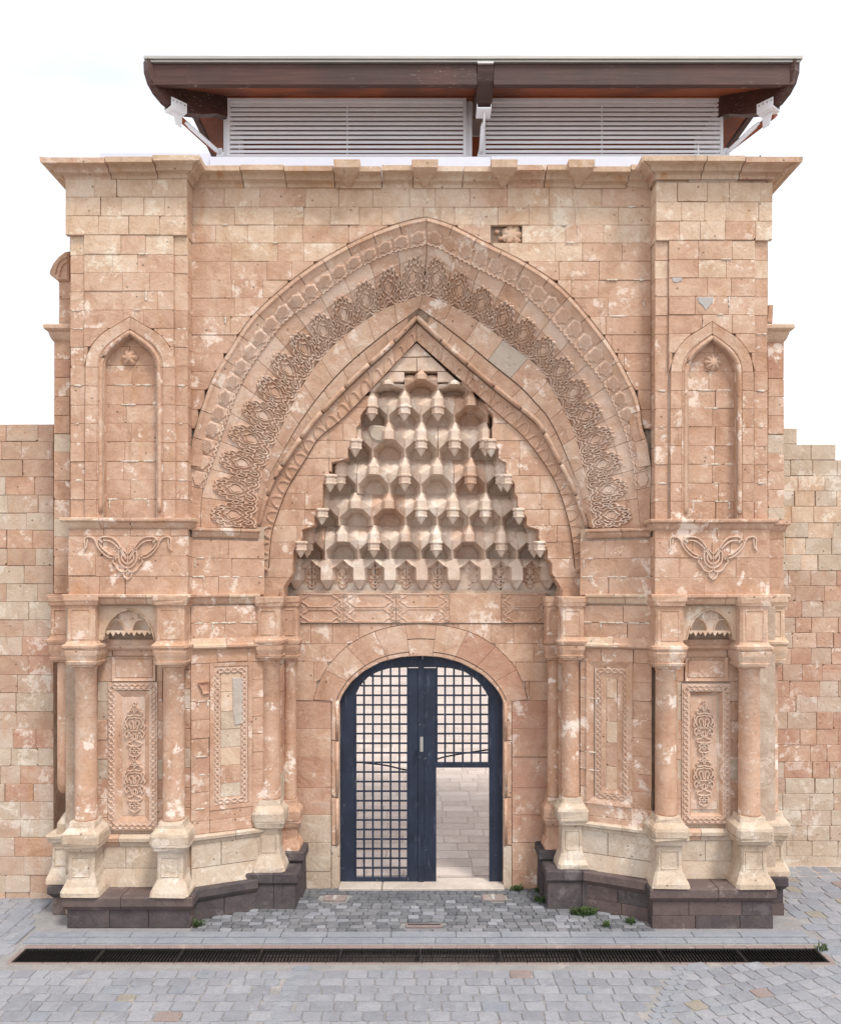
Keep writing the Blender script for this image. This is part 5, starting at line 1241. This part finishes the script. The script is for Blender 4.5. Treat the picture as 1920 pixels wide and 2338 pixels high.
# ---- side returns outside the piers
for sd, s in (('L', -1), ('R', 1)):
    pxo = 123 if sd == 'L' else 1790; Y0 = .45; X = Xp(pxo, Y0); Xi = Xp(158, 0) if sd == 'L' else Xp(1755, 0)
    sr = box('side_return', (min(X, Xi) + .03, Y0 + .04, Zp(1372, Y0)), (max(X, Xi) - .03, 1.4, Zp(775, Y0)), 'mortar', por)
    z = .3
    while z < 4.7:
        box('stone_block', (min(X, Xi) + .04, .80, z + .003), (max(X, Xi), 1.3, z + .28), pick([('salmon', 5), ('red', 1), ('pale', 1)], rg), sr, .006); z += .284
    SP = Pl(Y0); yy = [779, 820, 862, 905, 949, 990, 1032, 1097, 1140, 1184, 1226, 1270, 1314, 1356] if sd == 'L' else [779, 822, 864, 906, 949, 992, 1034, 1076, 1118, 1160, 1187, 1231, 1274, 1319, 1360]
    lo, hi = (pxo, 160) if sd == 'L' else (1753, pxo)
    courses(sr, SP.at, yy, lo, hi, [('salmon', 7), ('red', 2), ('pale', 1)], 60, 80, seed=401, t=.05)
    for ya, yb in zip(yy, yy[1:]):
        z1, z0 = Zp(ya, Y0), Zp(yb, Y0)
        obj('quoin', *extr([(X, Y0 + .05, z0 + .004), (X, 1.4, z0 + .004), (X, 1.4, z1 - .004), (X, Y0 + .05, z1 - .004)], (-s * .05, 0, 0)), 'salmon', sr)
    zt_ = Zp(756, Y0)
    pth = [(X, 1.3), (X, Y0), (Xi, Y0)] if sd == 'L' else [(Xi, Y0), (X, Y0), (X, 1.3)]
    mould(pth, ledge_prof(zt_ + .08, .24, .11), sr, 'cap_stone', [('salmon', 3), ('cream', 2)], .8, .003, 402)
    mould(pth, ledge_prof(Zp(1357, .40), .15, .07), sr, 'moulding_stone', SMX, .8, .003, 403)
    if sd == 'R': mould(pth, ledge_prof(zL1 - .02, .15, .07), sr, 'moulding_stone', SMX, .8, .003, 405)
    if sd == 'L':
        x2 = Xp(134, .55); P2 = Pl(.55)
        courses(sr, P2.at, [640, 682, 724, 752], 134, 162, [('salmon', 1)], 60, 80, seed=404, t=.5)
        pts = [(160, 575), (150, 577), (136, 588), (124, 602), (115, 622), (116, 628), (133, 642), (160, 642)]
        block('scroll_stone', pts, P2.at, 'salmon', sr, .05, .5, 3, .02, 0)
        V, Fc = ribbons([cr([(158, 588), (144, 596), (134, 610), (130, 628)], 4), cr([(158, 600), (148, 606), (142, 618), (139, 634)], 4)], lambda x, y, o: P2.at(x, y, .05 + o), 2.4, .02); obj('scroll_fillet', V, Fc, 'salmon', sr)
    else:
        P2 = Pl(.7); block('broken_stone', [(1756, 695), (1766, 695), (1764, 737), (1752, 737)], P2.at, 'salmon', sr, 0, .4, 1, .006, .5)

# ---- dark plinth and benches
pl_l = part('plinth', [(-5.0, .1, .05), (-3.4, .1, .05), (-3.4, .1, .2)], [(0, 1, 2)], 'basalt')
BM = [('basalt', 6), ('plum', 4)]; BM2 = [('plum', 5), ('basalt', 5)]; BD = [('basalt', 9), ('plum', 1)]
def plinth(path, zt_, matsets, seed):
    for prof, mm, sg, sdd in (([(-.62, zt_), (-.015, zt_), (0, zt_ - .02), (.003, zt_ - .13), (-.02, zt_ - .16), (-.05, zt_ - .20), (-.62, zt_ - .20)], matsets, .85, seed),
                         ([(-.5, zt_ - .206), (-.055, zt_ - .206), (-.055, zt_ - .40 if zt_ > .5 else .0), (-.5, zt_ - .40 if zt_ > .5 else .0)], BM2, .6, seed + 1)) + ((([(-.5, zt_ - .406), (-.045, zt_ - .406), (-.045, -.06), (-.5, -.06)], BM2, .6, seed + 2),) if zt_ > .5 else ()):
        mould(path, prof, pl_l, 'plinth_stone', mm, sg, .005, sdd, .005)
XL0, XL1 = Xp(141, -.12), Xp(441, -.12); XR0, XR1 = Xp(1484, -.12), Xp(1775, -.12)
plinth([(Xp(108, .35), 1.0), (Xp(108, .35), .35), (XL0, .35), (XL0, -.12), (XL1, -.12), (XL1, .15)], zpL, BM, 501)
plinth([(XR0, .15), (XR0, -.12), (XR1, -.12), (XR1, .33), (Xp(1800, .33), .33), (Xp(1800, .33), 1.0)], zpR, BM, 511)
plinth([(XL1 - .05, .10), (Xp(590, .52), .52)], zpL + .02, BD, 521); plinth([(Xp(1332, .52), .52), (XR0 + .05, .10)], zpR + .02, BD, 531)
for s, xin, zt_, yf in ((-1, -1.80, .66, .95), (1, 1.84, .68, .95)):
    xo = -2.62 if s < 0 else 2.68
    def pth(yf_): return [(xo, yf_), (xin, yf_), (xin, 1.44)] if s < 0 else [(xin, 1.44), (xin, yf_), (xo, yf_)]
    for prof, mm in (([(-.7, zt_ + .08), (-.02, zt_ + .08), (0, zt_ + .06), (0, zt_ - .05), (-.04, zt_ - .10), (-.7, zt_ - .10)], BD), ([(-.5, zt_ - .106), (-.045, zt_ - .106), (-.03, -.05), (-.5, -.05)], BM)):
        mould(pth(yf), prof, pl_l, 'bench_stone', mm, .6, .004, 541, .004)
    zl = .56 if s < 0 else .60; xw = xin + s * .04
    pf = [(xo, .52), (xw, .52), (xw, .96)] if s < 0 else [(xw, .96), (xw, .52), (xo, .52)]
    for prof in ([(-.45, zl), (-.015, zl), (0, zl - .02), (0, zl - .14), (-.03, zl - .18), (-.45, zl - .18)], [(-.45, zl - .186), (-.035, zl - .186), (-.03, -.05), (-.45, -.05)]):
        mould(pf, prof, pl_l, 'plinth_stone', BD, .5, .004, 545, .004)
# threshold
th = thing('threshold', (0, 1.5, 0), 'pale worn stone threshold in two slabs under the iron gate', 'threshold')
zth = Zp(2029, 1.40)
for a, b in ((774, 872), (873, 1150)): box('slab', (Xp(a, 1.42) + .002, 1.27, -.05), (Xp(b, 1.42) - .002, 1.75, .055), 'thresh', th, .012)

# ================================================================== curtain walls
def curtain(name, P, lo, hi, tops, foot, step, label, seed, mats, zf):
    zt0 = P.at(lo, tops[0][2])[2]
    X0, X1 = P.at(lo, HY)[0], P.at(hi, HY)[0]
    t = thing(name, ((X0 + X1) / 2, P.y0, 0), label, 'wall')
    core = box('core', (X0, P.y0 + .03, -.2), (X1, P.y0 + .7, P.at(lo, max(q[2] for q in tops))[2] - .02), 'mortar', t)
    rnd = random.Random(seed)
    y = min(q[2] for q in tops); ys = [y]
    for a, b, tp in tops:
        yy = [tp]
        while yy[-1] < foot: yy.append(yy[-1] + step * rnd.uniform(.94, 1.06))
    base = max(q[2] for q in tops); rows_ = [base]
    while rows_[-1] < foot: rows_.append(rows_[-1] + step * rnd.uniform(.94, 1.06))
    courses(t, P.at, rows_, lo, hi, mats, step * .95, step * 1.9, seed=seed, t=.06, bev=.8, gap=.25)
    for a, b, tp in tops:
        if tp < base - 3:
            n = max(1, round((base - tp) / step)); yy = [tp + (base - tp) * i / n for i in range(n + 1)]
            courses(t, P.at, yy, a, b, mats, step * .95, step * 2.2, seed=seed + 9, t=.6, bev=.8, gap=.25)
    return t
curtain('curtain_wall', Pl(1.0), -330, 122, [(-330, 122, 968)], 2064, 41, 'weathered tan curtain wall beside the broken side column', 601, lambda y: [('wallr', 5), ('salmon', 3), ('pale', 3)] if y < 1400 or y > 1850 else [('red', 3), ('wallr', 5), ('pale', 2)], 0)
curtain('curtain_wall', Pl(2.45), 1650, 2250, [(1650, 1820, 977), (1650, 1908, 1014), (1650, 2250, 1050)], 1990, 36.5, 'pale block curtain wall with stepped broken top and reddish middle courses', 602, lambda y: [('pale', 6), ('cream', 4)] if y < 1300 else ([('red', 5), ('wallr', 5), ('salmon', 3)] if y < 1760 else [('pale', 7), ('wallr', 3)]), 0)

# ================================================================== iron gate
GP = Pl(1.56); IR = 'iron'
def plate(name, poly, parent, y0=0.0, t=.05, mat=IR): return obj(name, *extr([GP.at(px, py, y0) for px, py in poly], (0, t, 0)), mat, parent)
opy = lambda x: interp(CV_open, x)
CV_open = cr(OP, 6)
inL = [(811, 1590), (822, 1566), (840, 1547), (862, 1534), (890, 1526), (932, 1524)]; inR = [(996, 1524), (1030, 1526), (1060, 1534), (1085, 1550), (1105, 1573), (1117, 1597)]
topL = lambda x: interp(inL, x); topR = lambda x: interp(inR, x)
lf = thing('gate_leaf', (Xp(868, 1.56), 1.56, 0), 'navy iron gate leaf with full-height square grille', 'gate', 'leaves of the iron gate')
rt = thing('gate_leaf', (Xp(1055, 1.56), 1.56, 0), 'navy iron gate leaf with grille above an open wicket', 'gate', 'leaves of the iron gate')
def archrail(inn, x0, x1, parent):
    xs = [x0 + (x1 - x0) * i / 16 for i in range(17)]
    v, f = [], []
    up = [(x, opy(x) - 2) for x in xs]; dn = [(x, max(interp(inn, x), opy(x) + 6)) for x in xs]
    pts = up + dn[::-1]
    return plate('arch_rail', pts, parent, 0, .05)
archrail(inL, 811, 964.6, lf); archrail(inR, 965, 1117, rt)
plate('stile', [(773, 1604)] + [(x, opy(x) - 3) for x in (778, 784, 792, 800, 811)] + [(811, 2005), (773, 2005)], lf); plate('stile', [(932, 1526), (964, 1526), (964, 2029), (932, 2029)], lf, .006)
plate('bottom_rail', [(775, 2004), (931, 2004), (931, 2029), (775, 2029)], lf, .003)
plate('astragal', [(955, 1505), (968, 1505), (968, 2029), (955, 2029)], lf, .026, .02)
plate('stile', [(966, 1526), (996, 1526), (996, 2026), (966, 2026)], rt, .004); plate('stile', [(x, opy(x) - 3) for x in (1117, 1126, 1134, 1141, 1146)] + [(1151, 1604), (1151, 2026), (1117, 2026)], rt)
plate('transom', [(990, 1741), (1122, 1741), (1122, 1753), (990, 1753)], rt, .012, .05); plate('bottom_rail', [(996, 2014), (1117, 2014), (1117, 2022), (996, 2022)], rt, .0, .05)
def bars(parent, xs, ys, x0, x1, y1, top):
    for x in xs: plate('grille_bar', [(x - 2.1, top(x)), (x + 2.1, top(x)), (x + 2.1, y1), (x - 2.1, y1)], parent, .010 - .014, .012)
    for y in ys:
        a, b = x0, x1
        if y < 1600:
            ins = [x0 + (x1 - x0) * i / 60 for i in range(61) if top(x0 + (x1 - x0) * i / 60) < y]
            if not ins: continue
            a, b = ins[0], ins[-1]
        plate('grille_bar', [(a, y - 2.1), (b, y - 2.1), (b, y + 2.1), (a, y + 2.1)], parent, .012, .010)
bars(lf, [811 + 20.17 * i for i in range(1, 6)], [1544 + 21.9 * i for i in range(21)], 811, 932, 2004, topL)
bars(rt, [996 + 20.17 * i for i in range(1, 6)], [1544 + 21.9 * i for i in range(9)], 996, 1117, 1742, topR)
for x0_, x1_, pr_ in ((811, 932, lf), (996, 1117, rt)):
    e = 2004 if pr_ is lf else 1741
    for x in (x0_ + 1.6, x1_ - 1.6):
        tf_ = topL if pr_ is lf else topR; plate('grille_edge', [(x - 1.6, tf_(x)), (x + 1.6, tf_(x)), (x + 1.6, e), (x - 1.6, e)], pr_, .016, .02)
hd_ = obj('latch_plate', *extr([GP.at(px, py, .034) for px, py in ((959, 1682), (966, 1682), (966, 1716), (959, 1716))], (0, .012, 0)), 'metal', lf)
obj('pull_handle', *tube([GP.at(950, 1712, .0), GP.at(950, 1712, .07), GP.at(950, 1732, .07), GP.at(950, 1732, .0)], .012, 6), IR, lf)
cb = thing('rope_barrier', (0, 2.6, 0), 'thin black rope sagging behind the gate grilles', 'rope')
RPp = Pl(2.5); obj('rope', *tube([RPp.at(*p) for p in cr([(770, 1735), (828, 1742), (880, 1748), (930, 1759), (965, 1757), (998, 1734), (1040, 1724), (1110, 1713), (1160, 1706)], 4)], .014, 6), 'cable', cb)
for px in (758, 1172): obj('post', *tube([(RPp.at(px, 1730)[0], 2.5, 0), (RPp.at(px, 1730)[0], 2.5, RPp.at(px, 1712)[2])], .025, 8), 'cable', cb)

# ================================================================== timber roof over the gate
YB = 1.48                                                   # louvred box front
XA, XB = Xp(508, YB), Xp(1652, YB); zLt, zLb = Zp(224, YB), Zp(357, YB); OV = .91; YR = YB + 1.3; OS = .50; OR = .76
rf = thing('timber_canopy', ((XA + XB) / 2, YB + 1.5, zLb), 'dark timber hipped canopy roof on white louvred box above the portal', 'roof')
zf0, zf1 = Zp(193, YB - OV), Zp(140, YB - OV)
# metal roof sheet, eave strips
e0, e1 = XA - OV - .03, XB + OR + .03; yf, yr = YB - OV - .04, YB + .1
zt_ = zf1 + .02
rv = [(e0, yf, zt_), (e1, yf, zt_), (XB + OS, YR + .1, zt_), (XA - OS, YR + .1, zt_), ((e0 + e1) / 2 - 3, YB + .6, zt_ + .32), ((e0 + e1) / 2 + 3, YB + .6, zt_ + .32)]
obj('roof_sheet', rv + [(x, y, z + .015) for x, y, z in rv[:4]], [(0, 1, 5, 4), (1, 2, 5), (2, 3, 4, 5), (3, 0, 4), (0, 1, 2, 3)], 'metal', rf)
def ringstrip(name, o, z0, z1, th, mat):
    mould([(XA - o + .03, YB + .1), (XA - o + .03, YB - o), (XB + o - OV + OR, YB - o), (XB + o - OV + OR, YB + .1)], [(-th, z0), (0, z0), (0, z1), (-th, z1)], rf, name, [(mat, 1)], 20, .0, 1)
ringstrip('eave_trim', OV + .035, zt_ - .045, zt_ - .012, .06, 'metal'); ringstrip('gutter_edge', OV + .06, zt_ - .008, zt_ + .035, .05, 'metal')
# fascia beams
xm0, xm1 = Xp(1090, YB - OV), Xp(1126, YB - OV)
for a, b in ((XA - OV + .03, xm0), (xm1, XB + OR - .03)): box('fascia_beam', (a + .004, YB - OV, zf0), (b - .004, YB - OV + .09, zf1 - .03), 'wood', rf, .008)
for x in (XA - OS, XB + OS - .09): box('fascia_beam', (x, YB - OS + .10, zf0 + .06), (x + .09, YR, zf1 - .03), 'wood', rf, .008)
# soffit boards
zs = zf0 + .055; zi = zLt + .03
bnd = [(XA - OV + .09, YB - OV + .09, zs), (XB + OR - .09, YB - OV + .09, zs), (XB, YB, zi), (XA, YB, zi)]
nbd = 5
for i in range(nbd):
    a, b = i / nbd + .006, (i + 1) / nbd - .006; lp = lambda p, q, t: tuple(p[k] + (q[k] - p[k]) * t for k in range(3))
    obj('soffit_board', *extr([lp(bnd[0], bnd[3], a), lp(bnd[1], bnd[2], a), lp(bnd[1], bnd[2], b), lp(bnd[0], bnd[3], b)], (0, 0, .02)), 'woodred', rf)
for x0, x1 in ((XA - OS + .09, XA), (XB + OS - .09, XB)):
    v = [(x0, YB - OS + .09, zs + .06), (x1, YB, zi), (x1, YR, zi), (x0, YR, zs + .06)]
    obj('soffit_board', *extr(v, (0, 0, .02)), 'woodred', rf)
box('wall_plate', (XA - .02, YB - .03, zLt - .005), (XB + .02, YB + .12, zi + .05), 'woodred', rf, .006)
# curved corner rafters and the middle one
prof = [(-.05, zi + .1), (-.05, zLt - .30), (.10, zLt - .33), (.28, zLt - .45), (.45, zLt - .53), (.60, zLt - .545), (.72, zLt - .50), (.82, zLt - .40), (.885, zLt - .28), (.92, zLt - .14), (.925, zLt + .02), (.88, zf1 - .035), (.70, zf1 - .035)]
prof = [(r, z - .0) for r, z in prof]
def rafter(cx, cy, dx, dy, sc_, wd, pr=prof, mat='wood'):
    l = math.hypot(dx, dy); nx, ny = -dy / l * wd / 2, dx / l * wd / 2
    pts = [(cx + dx * r * sc_ + nx, cy + dy * r * sc_ + ny, z) for r, z in pr]
    return obj('curved_rafter', *extr(pts, (-2 * nx, -2 * ny, 0)), mat, rf)
rafter(XA, YB, -1, -1, 1.0, .15); rafter(XB, YB, .82, -1, 1.0, .15)
for s_, xx_ in ((-1, XA), (1, XB)):
    obj('brace', *tube([(xx_ + s_ * .60, YB - .52, zLt - .56), (xx_ + s_ * .06, YB + .9, zLt - .62)], .06, 4), 'woodred', rf)
xc = (Xp(1090, YB - OV) + Xp(1126, YB - OV)) / 2
rafter(xc, YB, 0, -1, 1.0, .24)
# white steel shoes and struts
def strut(cx, cy, dx, dy, zt0):
    s = .60; px, py, pz = cx + dx * s, cy + dy * s, zt0
    l = math.hypot(dx, dy); ux, uy = dx / l, dy / l; nx, ny = -uy, ux
    a = [(px - ux * .16 - nx * .10, py - uy * .16 - ny * .10), (px + ux * .10 - nx * .10, py + uy * .10 - ny * .10), (px + ux * .10 + nx * .10, py + uy * .10 + ny * .10), (px - ux * .16 + nx * .10, py - uy * .16 + ny * .10)]
    obj('shoe_plate', *extr([(x, y, pz - .02) for x, y in a], (0, 0, .025)), 'white', rf)
    for q in (-1, 1):
        b = [(px - ux * .16 + nx * q * .10, py - uy * .16 + ny * q * .10, pz - .02), (px + ux * .10 + nx * q * .10, py + uy * .10 + ny * q * .10, pz - .02), (px + ux * .10 + nx * q * .10, py + uy * .10 + ny * q * .10, pz + .13), (px - ux * .16 + nx * q * .10, py - uy * .16 + ny * q * .10, pz + .13)]
        obj('shoe_cheek', *extr(b, (nx * q * .012, ny * q * .012, 0)), 'white', rf)
        for k in range(4): obj('bolt', *tube([(px - ux * (.12 - .065 * k) + nx * q * .11, py - uy * (.12 - .065 * k) + ny * q * .11, pz + .085), (px - ux * (.12 - .065 * k) + nx * q * .122, py - uy * (.12 - .065 * k) + ny * q * .122, pz + .085)], .011, 6), 'metal', rf)
    foot = Vector((cx + dx * .03, cy + dy * .03 - .02, zLb + .03)); head = Vector((px - ux * .02, py - uy * .02, pz - .03))
    obj('gusset', *extr([(px - ux * .13, py - uy * .13, pz - .02), (px + ux * .03, py + uy * .03, pz - .02), (px - ux * .02, py - uy * .02, pz - .20), (px - ux * .12, py - uy * .12, pz - .22)], (nx * .02, ny * .02, 0)), 'white', rf)
    h2 = head.lerp(foot, .22)
    obj('strut', *tube([h2, head.lerp(foot, .30), head.lerp(foot, .31), head.lerp(foot, .9), foot], [.022, .028, .036, .036, .026], 10), 'white', rf, True)
    obj('foot_plate', *extr([(foot.x - .06, foot.y + .03, zLb - .01), (foot.x + .06, foot.y + .03, zLb - .01), (foot.x + .03, foot.y + .03, zLb + .12), (foot.x - .03, foot.y + .03, zLb + .12)], (0, -.02, 0)), 'white', rf)
strut(XA, YB, -1, -1, zLt - .555); strut(XB, YB, .82, -1, zLt - .555); strut(xc, YB, 0, -1, zLt - .56)
box('rafter_cap', (xc - .12, YB - OV - .05, zf1 - .045), (xc + .12, YB - OV + .2, zf1 - .028), 'white', rf)
# louvred panels
LP = Pl(YB)
for x0, x1, mid in ((519, 1064, 792), (1102, 1650, 1376)):
    lvp = thing('louvre_panel', (Xp((x0 + x1) / 2, YB), YB, zLb), 'white louvred panel under the canopy ' + ('on the broken side column end' if x0 < 900 else 'on the stepped curtain wall end'), 'louvre', 'white louvred panels under the roof')
    fx = lambda a: Xp(a, YB)
    box('frame', (fx(x0), YB - .02, zLb), (fx(x0) + .045, YB + .06, zLt), 'white', lvp); box('frame', (fx(x1) - .045, YB - .02, zLb), (fx(x1), YB + .06, zLt), 'white', lvp)
    box('frame', (fx(x0) + .046, YB - .016, zLt - .06), (fx(x1) - .046, YB + .056, zLt), 'white', lvp); box('frame', (fx(x0) + .046, YB - .016, zLb), (fx(x1) - .046, YB + .056, zLb + .035), 'white', lvp)
    n = 11; z0, z1 = zLb + .045, zLt - .07
    for i in range(n):
        z = z0 + (z1 - z0) * (i + .5) / n
        v = [(fx(x0) + .047, YB - .012, z - .020), (fx(x0) + .047, YB - .004, z - .024), (fx(x0) + .047, YB + .020, z + .008), (fx(x0) + .047, YB + .002, z + .022), (fx(x0) + .047, YB - .012, z + .018)]
        obj('slat', *extr(v, (fx(x1) - fx(x0) - .094, 0, 0)), 'white', lvp)
    box('mullion', (fx(mid) - .012, YB + .046, zLb + .036), (fx(mid) + .012, YB + .075, zLt - .061), 'white', lvp)
# inner box of the canopy: posts, side cladding, dark timber back
for x in (XA, fx(1064) + .0, XB - .10): box('post', (x + .002, YB + .062, zLb - .9), (x + .10, YB + .16, zLt), 'white', rf)
box('post', (XA, YR - .1, .0), (XA + .1, YR, zLt), 'white', rf); box('post', (XB - .1, YR - .1, .0), (XB, YR, zLt), 'white', rf)
box('back_boarding', (XA + .1, YB + 1.1, zLb - .2), (XB - .1, YB + 1.15, zLt), 'woodred', rf)
for x in (XA, XB - .02): box('side_panel', (x, YB + .17, zLb), (x + .02, YB + 1.1, zLt), 'white', rf)
# white flashing on top of the portal
fl = thing('parapet_flashing', (0, .9, 10.9), 'white sheet metal parapet flashing between the cornice and louvres', 'flashing')
FP = .62
for a, b, t0 in ((225, 478, 346), (479, 1120, 357), (1121, 1560, 356), (1561, 1734, 356)):
    box('flashing_sheet', (Xp(a, FP) + .001, FP + (.03 if a == 225 else 0), 10.72), (Xp(b, FP) - .001, 1.44, Zp(t0, FP)), 'flash', fl)
box('end_cap', (Xp(1734, FP) + .002, FP - .003, Zp(378, FP)), (Xp(1737, FP), FP + .8, Zp(354, FP)), 'drain', fl)

# ================================================================== weeds
rw = random.Random(12)
def weed(x, y, z, r, n, label, nm='weed_tuft', mat='leaf', hmax=.12):
    t = thing(nm, (x, y, z), label, 'weeds'); V = []; Fs = []
    for i in range(n):
        a = rw.uniform(0, 6.28); d = r * math.sqrt(rw.random()); bx_, by_ = x + d * math.cos(a) * 1.5, y + d * math.sin(a) * .7
        h = hmax * rw.uniform(.35, 1); l = rw.uniform(0, 6.28); lx, ly = math.cos(l), math.sin(l); wd = rw.uniform(.006, .014); ln = h * rw.uniform(.3, .9)
        p = [(bx_ - ly * wd * .3, by_ + lx * wd * .3, z), (bx_ + ly * wd * .3, by_ - lx * wd * .3, z), (bx_ + lx * ln * .5 + ly * wd, by_ + ly * ln * .5 - lx * wd, z + h * .7), (bx_ + lx * ln, by_ + ly * ln, z + h * .8), (bx_ + lx * ln * .5 - ly * wd, by_ + ly * ln * .5 + lx * wd, z + h * .75)]
        b = len(V); V += p; Fs += [(b, b + 1, b + 2, b + 4), (b + 2, b + 3, b + 4)]
    obj('leaves', V, Fs, mat, t); return t
def gpos(px, py): d = EZ * F / (py - HY); return ((px - CX) / F * d, d - D0)
for (px, py, r, n, lb) in ((1331, 2090, .13, 300, 'largest green weed tuft at the foot of the splayed plinth by the bench'), (1244, 2062, .10, 200, 'weed tuft climbing along the foot of the dark bench'), (1236, 2040, .07, 120, 'low weeds between the bench foot and the door wall'),
                           (1180, 2036, .06, 80, 'tiny weed tuft by the threshold end'), (1386, 2120, .04, 40, 'small weed tuft on the setts before the splayed plinth'), (1440, 2112, .05, 50, 'sparse dry weed in the corner of the carved pier plinth'), (452, 2118, .05, 80, 'lone green weed at the inner corner of the plinth with brown lower stones'), (1875, 2172, .06, 30, 'dusty weed tuft beyond the end of the drain')):
    x, y = gpos(px, py); weed(x, y, .005, r, n, lb)
tw = weed(Xp(1774, .7), .75, Zp(752, .6) + .05, .12, 160, 'dry twigs of an old bird nest on the side return cap', 'twig_nest', 'twig', .10); tw['category'] = 'nest'
